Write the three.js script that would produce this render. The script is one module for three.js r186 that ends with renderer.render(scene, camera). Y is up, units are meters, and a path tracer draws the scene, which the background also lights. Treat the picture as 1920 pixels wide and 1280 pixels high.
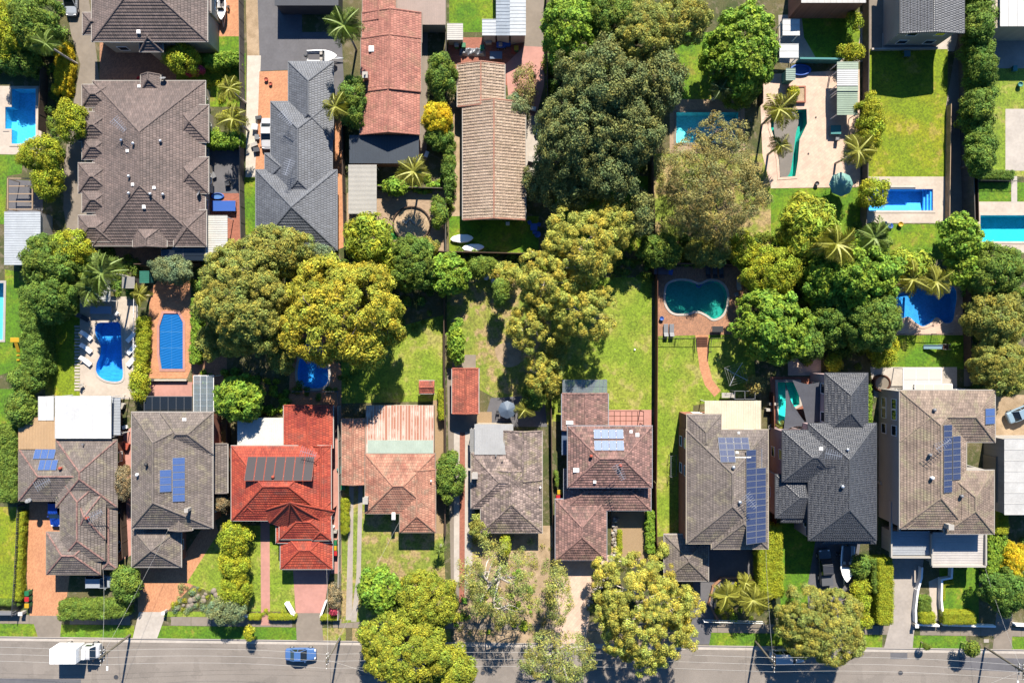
import * as THREE from 'three';
import { Sky } from 'three/addons/objects/Sky.js';
import { mergeGeometries } from 'three/addons/utils/BufferGeometryUtils.js';
import { RoundedBoxGeometry } from 'three/addons/geometries/RoundedBoxGeometry.js';

// ---------- camera, sky, sun, exposure ----------
const S = 0.0776, CAMH = 105;                       // metres per photo pixel on the ground, drone height
const scene = new THREE.Scene();
const camera = new THREE.PerspectiveCamera(2 * Math.atan(640 * S / CAMH) * 180 / Math.PI, 1024 / 682, 1, 4000);
camera.up.set(0, 0, -1); camera.position.set(0, CAMH, 0); camera.lookAt(0, 0, 0);
scene.add(camera);
const SUN = new THREE.Vector3(0.19, 1, -1.13).normalize();
const sky = new Sky(); sky.scale.setScalar(3000); sky.name = 'sky'; sky.userData.kind = 'structure';
Object.assign(sky.material.uniforms.turbidity, { value: 2 });
sky.material.uniforms.rayleigh.value = 1.25; sky.material.uniforms.mieCoefficient.value = 0.004;
sky.material.uniforms.sunPosition.value.copy(SUN);
if (sky.material.uniforms.cloudCoverage) sky.material.uniforms.cloudCoverage.value = 0;
scene.add(sky);
scene.environmentIntensity = 0.1;
const sun = new THREE.DirectionalLight(new THREE.Color().setRGB(1, 0.92, 0.8), 5);
sun.position.copy(SUN).multiplyScalar(200); sun.castShadow = true;
sun.shadow.mapSize.set(4096, 4096);
Object.assign(sun.shadow.camera, { left: -100, right: 100, top: 80, bottom: -80, near: 10, far: 420 });
scene.add(sun); scene.add(sun.target);
const renderer = new THREE.WebGLRenderer({ antialias: true });
renderer.toneMapping = THREE.LinearToneMapping; renderer.toneMappingExposure = 2.55;
renderer.shadowMap.enabled = true;

// ---------- helpers ----------
let seed = 7;
const rnd = () => { seed = (seed * 1664525 + 1013904223) >>> 0; return seed / 4294967296; };
const rr = (a, b) => a + (b - a) * rnd();
const V = (x, y, z) => new THREE.Vector3(x, y, z);
const lin = v => { v /= 255; return v <= 0.04045 ? v / 12.92 : Math.pow((v + 0.055) / 1.055, 2.4); };
const srgb = v => Math.round(255 * Math.min(1, Math.max(0, v <= 0.0031308 ? v * 12.92 : 1.055 * Math.pow(v, 1 / 2.4) - 0.055)));
const LIT = 2.4;                                     // how much brighter a sunlit flat surface shows than its base colour
const base = (r, g, b, k = 1) => new THREE.Color().setRGB(Math.min(.82, lin(r) / LIT * k), Math.min(.82, lin(g) / LIT * k), Math.min(.82, lin(b) / LIT * k));
const G = (px, py, h = 0) => { const k = S * (CAMH - h) / CAMH; return V((px - 960) * k, h, (py - 640) * k); };
const used = {};
const numbered = n => { if (!(n in used)) { used[n] = 0; return n; } used[n]++; return n + '_' + String(used[n]).padStart(3, '0'); };
function finish(o) { o.castShadow = o.receiveShadow = true; return o; }
function thing(name, label, category, pos, group) {
  const o = new THREE.Group(); o.name = numbered(name); o.position.copy(pos); scene.add(o);
  o.userData = { label, category }; if (group) o.userData.group = group; return o;
}
function part(name, geo, mat, parent, kind) {
  const m = finish(new THREE.Mesh(geo, mat)); m.name = name; parent.add(m); if (kind) m.userData.kind = kind; return m;
}
function structure(name, geo, mat) { const m = finish(new THREE.Mesh(geo, mat)); m.name = numbered(name); m.userData.kind = 'structure'; scene.add(m); return m; }
function single(name, label, category, geo, mat, pos, group) {
  const m = finish(new THREE.Mesh(geo, mat)); m.name = numbered(name); m.position.copy(pos); m.userData = { label, category }; if (group) m.userData.group = group; scene.add(m); return m;
}
const merge = l => l.length === 1 ? l[0] : mergeGeometries(l.map(g => { g = g.index ? g.toNonIndexed() : g; for (const k of Object.keys(g.attributes)) if (!['position', 'normal', 'uv'].includes(k)) g.deleteAttribute(k); return g; }));
const box = (w, h, d, x = 0, y = 0, z = 0) => new THREE.BoxGeometry(w, h, d).translate(x, y, z);
const rbox = (w, h, d, x = 0, y = 0, z = 0, r = .04) => new RoundedBoxGeometry(w, h, d, 2, Math.min(r, w / 2.1, h / 2.1, d / 2.1)).translate(x, y, z);
const cyl = (r0, r1, h, x = 0, y = 0, z = 0, n = 10) => new THREE.CylinderGeometry(r1, r0, h, n).translate(x, y + h / 2, z);
function soup(list, uvs) {                            // list of polygons (arrays of Vector3, convex), flat shaded
  const p = [], u = [];
  list.forEach((q, k) => { for (let i = 1; i + 1 < q.length; i++) for (const j of [0, i, i + 1]) { p.push(q[j].x, q[j].y, q[j].z); const t = uvs ? uvs[k][j] : [q[j].x, q[j].z]; u.push(t[0], t[1]); } });
  const g = new THREE.BufferGeometry(); g.setAttribute('position', new THREE.Float32BufferAttribute(p, 3)); g.setAttribute('uv', new THREE.Float32BufferAttribute(u, 2)); g.computeVertexNormals(); return g;
}
function slab(top, t) {                               // prism under a convex polygon
  const b = top.map(v => v.clone().setY(v.y - t)), n = top.length, l = [top, [...b].reverse()];
  for (let i = 0; i < n; i++) l.push([top[i], b[i], b[(i + 1) % n], top[(i + 1) % n]]);
  return soup(l);
}
function bar(a, b, w, h = w) {                        // square bar between two points
  const d = b.clone().sub(a), L = d.length(), g = new THREE.BoxGeometry(w, h, L);
  const q = new THREE.Quaternion().setFromRotationMatrix(new THREE.Matrix4().lookAt(b, a, Math.abs(d.y) > .98 * L ? V(1, 0, 0) : V(0, 1, 0)));
  return g.applyQuaternion(q).translate((a.x + b.x) / 2, (a.y + b.y) / 2, (a.z + b.z) / 2);
}
function tube(pts, r0, r1, n = 6, seg) {              // tapered tube through points
  const c = new THREE.CatmullRomCurve3(pts), m = seg || pts.length * 3, g = new THREE.TubeGeometry(c, m, 1, n, false), p = g.attributes.position;
  for (let i = 0; i <= m; i++) { const P = c.getPointAt(i / m), r = r0 + (r1 - r0) * i / m; for (let j = 0; j <= n; j++) { const k = i * (n + 1) + j; p.setXYZ(k, P.x + (p.getX(k) - P.x) * r, P.y + (p.getY(k) - P.y) * r, P.z + (p.getZ(k) - P.z) * r); } }
  return g;
}
const local = (g, o) => g.translate(-o.position.x, -o.position.y, -o.position.z);

// ---------- procedural textures ----------
function hash(x, y, s) { let h = (x * 374761393 + y * 668265263 + s * 982451653) | 0; h = Math.imul(h ^ (h >>> 13), 1274126177); return ((h ^ (h >>> 16)) >>> 0) / 4294967296; }
function vn(x, y, per, s) {
  const xi = Math.floor(x), yi = Math.floor(y), a = x - xi, b = y - yi, u = a * a * (3 - 2 * a), v = b * b * (3 - 2 * b), m = i => ((i % per) + per) % per;
  const p = hash(m(xi), m(yi), s), q = hash(m(xi + 1), m(yi), s), r = hash(m(xi), m(yi + 1), s), t = hash(m(xi + 1), m(yi + 1), s);
  return p + (q - p) * u + (r - p) * v + (p - q - r + t) * u * v;
}
const fbm = (u, v, f, s, o = 4) => { let a = 0, w = .5, n = 0; for (let i = 0; i < o; i++) { a += w * vn(u * f, v * f, f, s + i); n += w; w *= .55; f *= 2; } return a / n; };
function tex(n, fn, color = true) {
  const d = new Uint8Array(n * n * 4);
  for (let j = 0; j < n; j++) for (let i = 0; i < n; i++) { const c = fn(i / n, j / n), k = (j * n + i) * 4; for (let q = 0; q < 3; q++) d[k + q] = color ? srgb(c[q]) : Math.round(255 * Math.min(1, Math.max(0, c))); d[k + 3] = 255; }
  const t = new THREE.DataTexture(d, n, n); t.wrapS = t.wrapT = THREE.RepeatWrapping; t.magFilter = THREE.LinearFilter; t.minFilter = THREE.LinearMipmapLinearFilter; t.generateMipmaps = true;
  if (color) t.colorSpace = THREE.SRGBColorSpace; t.needsUpdate = true; return t;
}
const sized = (t, m) => { const c = t.clone(); c.repeat.set(1 / m, 1 / m); c.needsUpdate = true; return c; };
const mixc = (a, b, t) => a.map((x, i) => x + (b[i] - x) * t);
const cl = t => Math.min(1, Math.max(0, t));
const std = (color, o = {}) => new THREE.MeshStandardMaterial({ color, roughness: .85, ...o });

// roof tiles: 24 by 24 tiles in one repeat; each tile has a tone of its own, lichen and soot in patches
const TILEU = .34, TILEV = .42;
function tileMap(c, c2, vary, blotch, s, lichen) {
  return tex(512, (u, v) => {
    const row = Math.floor(v * 24), a = (u * 24 + (row % 2) * .5), col = Math.floor(a) % 24, f = a - Math.floor(a), g = v * 24 - row;
    const h = hash(col, row, s), b = fbm(u, v, 4, s + 9, 5), d = fbm(u, v, 24, s + 31, 3);
    let k = mixc(c, c2, cl(h * vary + (b - .5) * blotch * 2 + .5 - vary / 2));
    if (lichen) k = mixc(k, lichen, cl((fbm(u, v, 8, s + 77, 5) - .52) * 5) * .6 * d * 1.6);
    const e = (f < .14 ? .6 : 1.04) * (g < .14 ? .62 : 1.04) * (.8 + .44 * d) * (.86 + .28 * hash(col, row, s + 55));
    return k.map(x => x * e);
  });
}
const tileBump = tex(256, (u, v) => { const row = Math.floor(v * 8), a = u * 8 + (row % 2) * .5, f = a - Math.floor(a); return .15 + .75 * Math.pow(Math.sin(Math.PI * f), .8) + .1 * hash(Math.floor(a) % 8, row, 3); }, false);
tileBump.repeat.set(3, 3);
const arr = c => [c.r, c.g, c.b];
function tileMat(c, c2, vary, blotch, s, lichen, rough = .8, bump = .03) {
  return new THREE.MeshStandardMaterial({ map: tileMap(arr(c), arr(c2), vary, blotch, s, lichen && arr(lichen)), bumpMap: tileBump, bumpScale: bump, roughness: rough });
}
const T = {
  brown: tileMat(base(150, 130, 122), base(114, 101, 96), .5, .5, 11, null),
  greybrown: tileMat(base(160, 146, 136), base(120, 109, 103), .5, .5, 12, base(170, 160, 130)),
  slate: tileMat(base(124, 128, 136), base(98, 102, 110), .35, .3, 13, null, .6),
  salmon: tileMat(base(222, 150, 128), base(180, 112, 96), .6, .7, 14, base(170, 130, 100)),
  tan: tileMat(base(226, 200, 174), base(190, 162, 138), .5, .6, 15, base(160, 140, 110)),
  redbright: tileMat(base(222, 98, 66), base(176, 62, 44), .7, .9, 16, base(150, 96, 80), .75),
  orange: tileMat(base(232, 172, 142), base(188, 122, 100), .6, .8, 17, base(160, 146, 122)),
  mauve: tileMat(base(200, 176, 164), base(128, 112, 106), 1, .8, 18, base(170, 160, 118)),
  mauve2: tileMat(base(194, 148, 136), base(126, 98, 92), 1, .7, 19, base(150, 130, 110)),
  black: tileMat(base(106, 108, 112), base(80, 82, 88), .4, .3, 20, null, .42, .045),
  beige: tileMat(base(192, 168, 148), base(146, 126, 112), .5, .7, 21, base(176, 168, 130)),
  redbrown: tileMat(base(172, 112, 96), base(142, 88, 76), .5, .4, 22, null),
  terracotta: tileMat(base(222, 122, 92), base(172, 84, 64), .6, .8, 23, base(120, 90, 70)),
};
const fine = tex(256, (u, v) => { const k = .72 + .22 * fbm(u, v, 16, 41, 4) + .22 * (fbm(u, v, 4, 47, 4) - .4) + .06 * hash(Math.round(u * 256), Math.round(v * 256), 5); return [k, k, k]; });
const metalTex = tex(256, (u, v) => { const k = .74 + .3 * (fbm(u, v, 5, 51, 5) - .4) + .16 * (fbm(u, v, 40, 53, 2) - .4); return [k, k, k * .985]; });
const grain = tex(256, (u, v) => { const k = .6 + .35 * fbm(u * 1, v, 6, 61, 3) + .3 * (vn(u * 64, v * 4, 64, 63) - .5); return [k, k * .97, k * .93]; });
const fineBump = tex(256, (u, v) => .5 * fbm(u, v, 32, 71, 3) + .5 * hash(Math.round(u * 256), Math.round(v * 256), 9), false);
// lawns: blades and tufts as fine speckle, worn and yellowed patches
function lawnMap(g, y, d, worn, s) {
  return tex(512, (u, v) => {
    const a = fbm(u, v, 6, s, 5), b = fbm(u, v, 20, s + 13, 4), h = hash(Math.floor(u * 512), Math.floor(v * 512), s), t = fbm(u, v, 64, s + 5, 2), q = vn(u * 110, v * 110, 110, s + 6);
    let k = mixc(g, y, cl((a - .38) * 3.2)); k = mixc(k, d, cl((b + a - .98 + worn) * 4.5));
    const e = .5 + .55 * t + .5 * (q - .3) + .3 * (h - .5) + .25 * (b - .5); return k.map(x => x * e);
  });
}
const lawnBump = sized(fineBump, 2.2);
const lawn = (g, y, d, worn, s) => new THREE.MeshStandardMaterial({ map: sized(lawnMap(arr(g), arr(y), arr(d), worn, s), 17), bumpMap: lawnBump, bumpScale: .05, roughness: .95 });
const pave = (bw, bh, s, tones, joint) => tex(512, (u, v) => {          // small pavers, far below what the photo lets one pick apart
  const n = Math.round(5 / bh), m = Math.round(5 / bw), r = Math.floor(v * n), a = u * m + (r % 2) * .5, c = Math.floor(a) % m, f = a - Math.floor(a), g = v * n - r;
  const h = hash(c, r, s); let k = mixc(tones[0], tones[1], h); const e = (f < .06 || g < .1 ? joint : 1) * (.84 + .3 * (fbm(u, v, 5, s + 3, 5) - .3)); return k.map(x => x * e);
});
const M = {
  soil: new THREE.MeshStandardMaterial({ map: sized(tex(512, (u, v) => { const a = fbm(u, v, 8, 81, 5), b = fbm(u, v, 40, 85, 3), h = hash(Math.floor(u * 512), Math.floor(v * 512), 8); return mixc(mixc([.045, .06, .014], [.10, .085, .035], cl((a - .3) * 2.4)), [.14, .115, .07], cl((b - .55) * 4)).map(x => x * (.6 + .8 * h)); }), 19), roughness: 1, bumpMap: lawnBump, bumpScale: .06 }),
  lush: lawn(base(112, 166, 14), base(158, 188, 22), base(178, 178, 60), -.2, 101),
  mown: lawn(base(160, 190, 48), base(192, 204, 72), base(206, 200, 106), -.16, 117),
  golden: lawn(base(156, 182, 10), base(188, 192, 18), base(208, 192, 80), -.14, 131),
  dry: lawn(base(162, 184, 62), base(196, 192, 90), base(216, 188, 130), -.04, 147),
  litter: new THREE.MeshStandardMaterial({ map: sized(tex(512, (u, v) => { const a = fbm(u, v, 10, 151, 5), h = hash(Math.floor(u * 512), Math.floor(v * 512), 18); return mixc([.2, .14, .08], [.34, .25, .16], cl(a * 1.6 - .3)).map(x => x * (.6 + .7 * h)); }), 9), roughness: 1 }),
  asphalt: new THREE.MeshStandardMaterial({ map: sized(tex(512, (u, v) => { const a = fbm(u, v, 5, 161, 5), h = hash(Math.floor(u * 512), Math.floor(v * 512), 28); const st = vn(u * 1.0001, v * 14, 14, 179), k = (.15 + .05 * (a - .5)) * (.93 + .14 * st) * (.78 + .44 * h) * (fbm(u, v, 7, 177, 4) > .63 ? .9 : 1); return [k * 1.12, k * .97, k * .83]; }), 15), roughness: .95 }),
  tarmac: std(base(132, 130, 134), { map: sized(fine, 4), roughness: .9 }),
  concrete: std(base(216, 204, 192), { map: sized(fine, 5), roughness: .9 }),
  oldconcrete: std(base(178, 164, 148), { map: sized(fine, 6), roughness: .95 }),
  cream: std(base(250, 232, 212), { map: sized(fine, 5), roughness: .85 }),
  paleconcrete: std(base(240, 228, 214), { map: sized(fine, 5), roughness: .9 }),
  pinkpave: std(base(240, 176, 160), { map: sized(fine, 6), roughness: .85 }),
  gravel: std(base(222, 190, 148), { map: sized(tex(256, (u, v) => { const h = hash(Math.floor(u * 256), Math.floor(v * 256), 38), k = .5 + .5 * h; return [k, k * .98, k * .95]; }), 5), roughness: 1 }),
  whitegravel: std(base(255, 244, 226), { map: sized(fine, 1.7), roughness: 1 }),
  brickorange: new THREE.MeshStandardMaterial({ map: sized(pave(.25, .12, 191, [[.46, .22, .11], [.36, .16, .08]], .72), 5), roughness: .9 }),
  brickred: new THREE.MeshStandardMaterial({ map: sized(pave(.25, .12, 192, [[.30, .11, .07], [.22, .08, .05]], .7), 5), roughness: .9 }),
  brickbrown: new THREE.MeshStandardMaterial({ map: sized(pave(.25, .12, 193, [[.34, .17, .095], [.22, .115, .07]], .7), 5), roughness: .9 }),
  pinktile: new THREE.MeshStandardMaterial({ map: sized(pave(.4, .4, 194, [[.50, .36, .27], [.44, .31, .24]], .85), 5), roughness: .85 }),
  timber: std(base(226, 196, 164), { map: sized(grain, 1.4), roughness: .9 }),
  fencewood: std(base(120, 96, 80), { map: sized(grain, 1.2), roughness: .95 }),
  greywood: std(base(136, 128, 120), { map: sized(grain, 1.2), roughness: .95 }),
  brownwood: std(base(122, 74, 52), { map: sized(grain, 1.2), roughness: .9 }),
  white: std(new THREE.Color(.72, .71, .69), { roughness: .6 }),
  offwhite: std(base(226, 218, 206), { map: sized(fine, 3), roughness: .8 }),
  creamwall: std(base(230, 214, 190), { map: sized(fine, 3), roughness: .9 }),
  pinkwall: std(base(236, 206, 206), { map: sized(fine, 3), roughness: .9 }),
  bluewall: std(base(196, 200, 208), { map: sized(fine, 3), roughness: .9 }),
  brickwall: new THREE.MeshStandardMaterial({ map: sized(pave(.24, .086, 195, [[.30, .12, .075], [.22, .085, .055]], 1.25), 5), roughness: .92 }),
  grey: std(base(150, 152, 156), { roughness: .6 }),
  darkgrey: std(base(84, 86, 92), { roughness: .6 }),
  black: std(new THREE.Color(.015, .015, .017), { roughness: .6 }),
  silver: std(new THREE.Color(.6, .61, .62), { roughness: .35, metalness: .8 }),
  glass: new THREE.MeshPhysicalMaterial({ color: new THREE.Color(.55, .62, .66), transmission: .85, roughness: .05, thickness: 0 }),
  darkglass: new THREE.MeshPhysicalMaterial({ color: new THREE.Color(.012, .016, .02), roughness: .06, clearcoat: .6 }),
  bark: std(new THREE.Color(.2, .16, .125), { map: sized(grain, .8), roughness: 1 }),
  palebark: std(new THREE.Color(.5, .45, .4), { map: sized(grain, 1.1), roughness: .9 }),
  rubber: std(new THREE.Color(.02, .02, .02), { roughness: .9 }),
  pole: std(base(150, 142, 124), { map: sized(grain, 1), roughness: .95 }),
  terra: std(base(206, 96, 70), { roughness: .8 }),
  teal: std(base(72, 160, 158), { roughness: .7 }),
  blue: std(base(48, 110, 210), { roughness: .6 }),
  green: std(base(28, 140, 84), { roughness: .6 }),
  red: std(base(222, 40, 44), { roughness: .6 }),
  yellow: std(base(240, 190, 20), { roughness: .6 }),
};
const paint = (r, g, b, o = {}) => std(base(r, g, b), { roughness: .6, ...o });
const sheetmetal = (r, g, b, o = {}) => std(base(r, g, b, 1.25), { map: sized(metalTex, 6), roughness: .5, ...o });
// ---------- ground sheets and pools ----------
const P2 = p => { const g = G(p[0], p[1]); return new THREE.Vector2(g.x, g.z); };
const inside = (q, poly) => { let c = false; for (let i = 0, j = poly.length - 1; i < poly.length; j = i++) { const a = poly[i], b = poly[j]; if ((a.y > q.y) !== (b.y > q.y) && q.x < (b.x - a.x) * (q.y - a.y) / (b.y - a.y) + a.x) c = !c; } return c; };
function smooth(pts, n = 6) { const c = new THREE.CatmullRomCurve3(pts.map(p => V(p.x, 0, p.y)), true, 'centripetal'); return c.getPoints(pts.length * n).slice(0, -1).map(v => new THREE.Vector2(v.x, v.z)); }
function offset(pts, d) {
  const n = pts.length; let A = 0; for (let i = 0; i < n; i++) A += pts[i].x * pts[(i + 1) % n].y - pts[(i + 1) % n].x * pts[i].y; const s = A > 0 ? 1 : -1;
  return pts.map((p, i) => { const a = pts[(i + n - 1) % n], b = pts[(i + 1) % n], u = p.clone().sub(a).normalize(), v = b.clone().sub(p).normalize(), t = new THREE.Vector2(u.y + v.y, -u.x - v.x).multiplyScalar(s), l = t.length() || 1; return p.clone().addScaledVector(t, d / l * Math.min(1.6, 2 / l)); });
}
const pools = [];                                    // outlines, cut out of every sheet that holds them
function flat(poly, holes, y, ang = .3) {            // a horizontal sheet, uv in metres
  const s = new THREE.Shape(poly); for (const h of holes) s.holes.push(new THREE.Path(h));
  const g = new THREE.ShapeGeometry(s), p = g.attributes.position, u = [], c = Math.cos(ang), d = Math.sin(ang), ix = g.index.array;
  for (let i = 0; i < p.count; i++) { const x = p.getX(i), z = p.getY(i); u.push(x * c - z * d, x * d + z * c); p.setXYZ(i, x, y, z); }
  for (let i = 0; i < ix.length; i += 3) { const t = ix[i]; ix[i] = ix[i + 1]; ix[i + 1] = t; }
  g.setAttribute('uv', new THREE.Float32BufferAttribute(u, 2)); g.computeVertexNormals();
  if (g.attributes.normal.getY(0) < 0) { for (let i = 0; i < ix.length; i += 3) { const t = ix[i]; ix[i] = ix[i + 1]; ix[i + 1] = t; } g.computeVertexNormals(); }
  return g;
}
const boxes = [];
function sheet(name, mat, pix, o = {}) {
  let poly = pix.map(P2); if (o.smooth) poly = smooth(poly, 5);
  const b = new THREE.Box2().setFromPoints(poly); let lv = 1; for (const q of boxes) if (q[0].intersectsBox(b)) lv = Math.max(lv, q[1] + 1); boxes.push([b, lv]);
  const holes = pools.filter(h => inside(h.c, poly)).map(h => h.hole);
  return structure(name, flat(poly, holes, .0045 * lv, o.ang ?? .3), mat);
}
function waterMat(r, g, b) { return new THREE.MeshPhysicalMaterial({ color: new THREE.Color(r, g, b), transmission: 1, thickness: 0, roughness: .03, ior: 1.33, bumpMap: rippleTex, bumpScale: .03 }); }
const rippleTex = sized(tex(256, (u, v) => fbm(u, v, 8, 201, 4), false), 4);
const tileBlue = sized(tex(256, (u, v) => { const n = 32, f = u * n % 1, g = v * n % 1, k = (.75 + .25 * hash(Math.floor(u * n), Math.floor(v * n), 4)) * (f < .12 || g < .12 ? .9 : 1) * (.8 + .4 * fbm(u, v, 5, 211, 4)); return [k, k, k]; }), 5);
function definePool(pix, sm, grow = 0) { let o = pix.map(P2); if (sm) o = smooth(o, 5); const c = new THREE.Vector2(); o.forEach(p => c.add(p)); c.divideScalar(o.length); const q = { o, c, hole: grow ? offset(o, .02) : o }; pools.push(q); return q; }
function pool(q, label, basinC, water, copeMat, o = {}) {
  const t = thing('swimming_pool', label, 'swimming pool', V(q.c.x, 0, q.c.y)), D = o.depth || 1.4, n = q.o.length, walls = [], uv = [];
  let run = 0;
  for (let i = 0; i < n; i++) { const a = q.o[i], b = q.o[(i + 1) % n], L = a.distanceTo(b); walls.push([V(a.x, -.005, a.y), V(a.x, -D, a.y), V(b.x, -D, b.y), V(b.x, -.005, b.y)]); uv.push([[run, 0], [run, D], [run + L, D], [run + L, 0]]); run += L; }
  const bm = std(basinC, { map: tileBlue, roughness: .5 });
  const fl = flat(q.o, [], -D), fp = fl.attributes.position, bb = new THREE.Box2().setFromPoints(q.o); for (let i = 0; i < fp.count; i++) fp.setY(i, -D - .45 + .75 * (fp.getZ(i) - bb.min.y) / (bb.max.y - bb.min.y)); fl.computeVertexNormals();
  walls.forEach(w => { w[1].y -= .5; w[2].y -= .5; }); part('basin', local(merge([soup(walls, uv), fl]), t), bm, t);
  if (o.steps) { const [x0, y0, x1, y1] = o.steps, a = G(x0, y0), b = G(x1, y1); for (let k = 0; k < 3; k++) { const f = (k + 1) / 3; part('step', local(o.sdir === 'x' ? box((b.x - a.x) * f, .3, b.z - a.z, o.sflip ? a.x + (b.x - a.x) * f / 2 : b.x - (b.x - a.x) * f / 2, -.35 - .3 * k, (a.z + b.z) / 2) : box(b.x - a.x, .3, (b.z - a.z) * f, (a.x + b.x) / 2, -.35 - .3 * k, o.sflip ? a.z + (b.z - a.z) * f / 2 : b.z - (b.z - a.z) * f / 2), t), bm, t); } }
  if (water) part('water', local(flat(q.o, [], -.11), t), water, t);
  if (copeMat) { const w = o.cope || .32, out = offset(q.o, w), s = new THREE.Shape(out); s.holes.push(new THREE.Path(offset(q.o, -.04))); const g = new THREE.ExtrudeGeometry(s, { depth: .06, bevelEnabled: false }).rotateX(Math.PI / 2).translate(0, .075, 0); part('coping', local(g, t), copeMat, t); }
  return t;
}

// ---------- houses ----------
const camAt = V(0, CAMH, 0);
function block(a, i) {                               // [x0,y0,x1,y1, eave height, ridge axis, ends (h hip, g gable), pitch]
  const [x0, y0, x1, y1, h, ax = 'z', ends = 'hh', pitch = .4, rf = .5] = a, e = h + .017 * i, A = G(x0, y0, e), C = G(x1, y1, e);
  const W = ax === 'z' ? C.x - A.x : C.z - A.z, L = ax === 'z' ? C.z - A.z : C.x - A.x, hw = W * Math.min(rf, 1 - rf), rise = hw * pitch, mx = A.x + (C.x - A.x) * rf, mz = A.z + (C.z - A.z) * rf;
  let ha = ends[0] === 'h' ? hw : 0, hb = ends[1] === 'h' ? hw : 0; if (ha + hb > L) { const f = L / (ha + hb) * .999; ha *= f; hb *= f; }
  const R = ax === 'z' ? [V(mx, e + rise, A.z + ha), V(mx, e + rise, C.z - hb)] : [V(A.x + ha, e + rise, mz), V(C.x - hb, e + rise, mz)];
  const nw = V(A.x, e, A.z), ne = V(C.x, e, A.z), se = V(C.x, e, C.z), sw = V(A.x, e, C.z);
  const f = ax === 'z' ? { N: [ne, nw, R[0]], S: [sw, se, R[1]], E: [se, ne, R[0], R[1]], W: [nw, sw, R[1], R[0]] } : { W: [nw, sw, R[0]], E: [se, ne, R[1]], N: [ne, nw, R[0], R[1]], S: [sw, se, R[1], R[0]] };
  const gable = ax === 'z' ? { N: ends[0] === 'g', S: ends[1] === 'g' } : { W: ends[0] === 'g', E: ends[1] === 'g' };
  return { A, C, e, f, gable, R, rise, nw, ne, se, sw, ax, pitch, hipA: ha > 0, hipB: hb > 0 };
}
function height(b, x, z) {
  if (x < b.A.x || x > b.C.x || z < b.A.z || z > b.C.z) return -1; let y = 1e9;
  for (const s of 'NSEW') { if (b.gable[s]) continue; const [p, q, r] = b.f[s], n = q.clone().sub(p).cross(r.clone().sub(p)); if (Math.abs(n.y) < 1e-6) continue; y = Math.min(y, p.y - (n.x * (x - p.x) + n.z * (z - p.z)) / n.y); }
  return y;
}
function courses(poly, step, t) {                    // overlapping tile courses over a roof face [eave, eave, ridge(, ridge)]
  const [p, q, r] = poly, s = poly[3] || poly[2], u = q.clone().sub(p), L = u.length(); u.normalize();
  const n = u.clone().cross(r.clone().sub(p)).normalize(); if (n.y < 0) n.negate();
  const v = n.clone().cross(u).normalize(); if (v.y < 0) v.negate();
  const rv = r.clone().sub(p), sv = s.clone().sub(p), Vt = rv.dot(v), uR = rv.dot(u), uL = sv.dot(u), out = [], uv = [], o = [rnd(), rnd()];
  const at = (a, b, l) => p.clone().addScaledVector(u, a).addScaledVector(v, b).addScaledVector(n, l);
  const lo = b => uL * b / Vt, hi = b => L + (uR - L) * b / Vt, N = Math.max(1, Math.round(Vt / step)), st = Vt / N;
  const cU = 24 * TILEU, cV = 24;
  for (let k = 0; k < N; k++) {
    const b0 = k * st, b1 = Math.min(Vt, b0 + st * 1.02), l0 = lo(b0), h0 = hi(b0), l1 = lo(b1), h1 = Math.max(lo(b1) + .001, hi(b1));
    out.push([at(l0, b0, t), at(h0, b0, t), at(h1, b1, .006), at(l1, b1, .006)]); uv.push([[l0 / cU + o[0], k / cV + o[1]], [h0 / cU + o[0], k / cV + o[1]], [h1 / cU + o[0], (k + 1) / cV + o[1]], [l1 / cU + o[0], (k + 1) / cV + o[1]]]);
    out.push([at(l0, b0, -.02), at(h0, b0, -.02), at(h0, b0, t), at(l0, b0, t)]); uv.push([[l0 / cU + o[0], k / cV + o[1]], [h0 / cU + o[0], k / cV + o[1]], [h0 / cU + o[0], (k + .1) / cV + o[1]], [l0 / cU + o[0], (k + .1) / cV + o[1]]]);
  }
  return soup(out, uv);
}
function rolls(poly, gap, h) {                       // rounded tile rolls running down a roof face
  const [p, q, r] = poly, s = poly[3] || poly[2], u = q.clone().sub(p), L = u.length(); u.normalize(); const n = u.clone().cross(r.clone().sub(p)).normalize(); if (n.y < 0) n.negate(); const v = n.clone().cross(u).normalize(); if (v.y < 0) v.negate();
  const rv = r.clone().sub(p), Vt = rv.dot(v), uR = rv.dot(u), uL = s.clone().sub(p).dot(u), out = [], N = Math.round(L / gap);
  for (let i = 0; i < N; i++) { const a = (i + .5) * L / N, m = a < uL ? a / uL * Vt : a > uR ? (L - a) / (L - uR) * Vt : Vt; if (m < .3) continue; const at = (x, y, l) => p.clone().addScaledVector(u, a + x).addScaledVector(v, y).addScaledVector(n, l), w = gap * .3; const A = [[-w, .02], [-w * .5, h + .05], [w * .5, h + .05], [w, .02]].map(([x, l]) => at(x, 0, l)), B = [[-w, .02], [-w * .5, h + .03], [w * .5, h + .03], [w, .02]].map(([x, l]) => at(x, m, l)), f = [], uv = [], o = rnd(); for (let k = 0; k < 3; k++) { f.push([A[k], A[k + 1], B[k + 1], B[k]]); uv.push([[o, k / 60], [o, (k + 1) / 60], [o + m / 8, (k + 1) / 60], [o + m / 8, k / 60]]); } f.push(A); uv.push(A.map(() => [o, 0])); out.push(soup(f, uv)); }
  return out;
}
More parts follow.
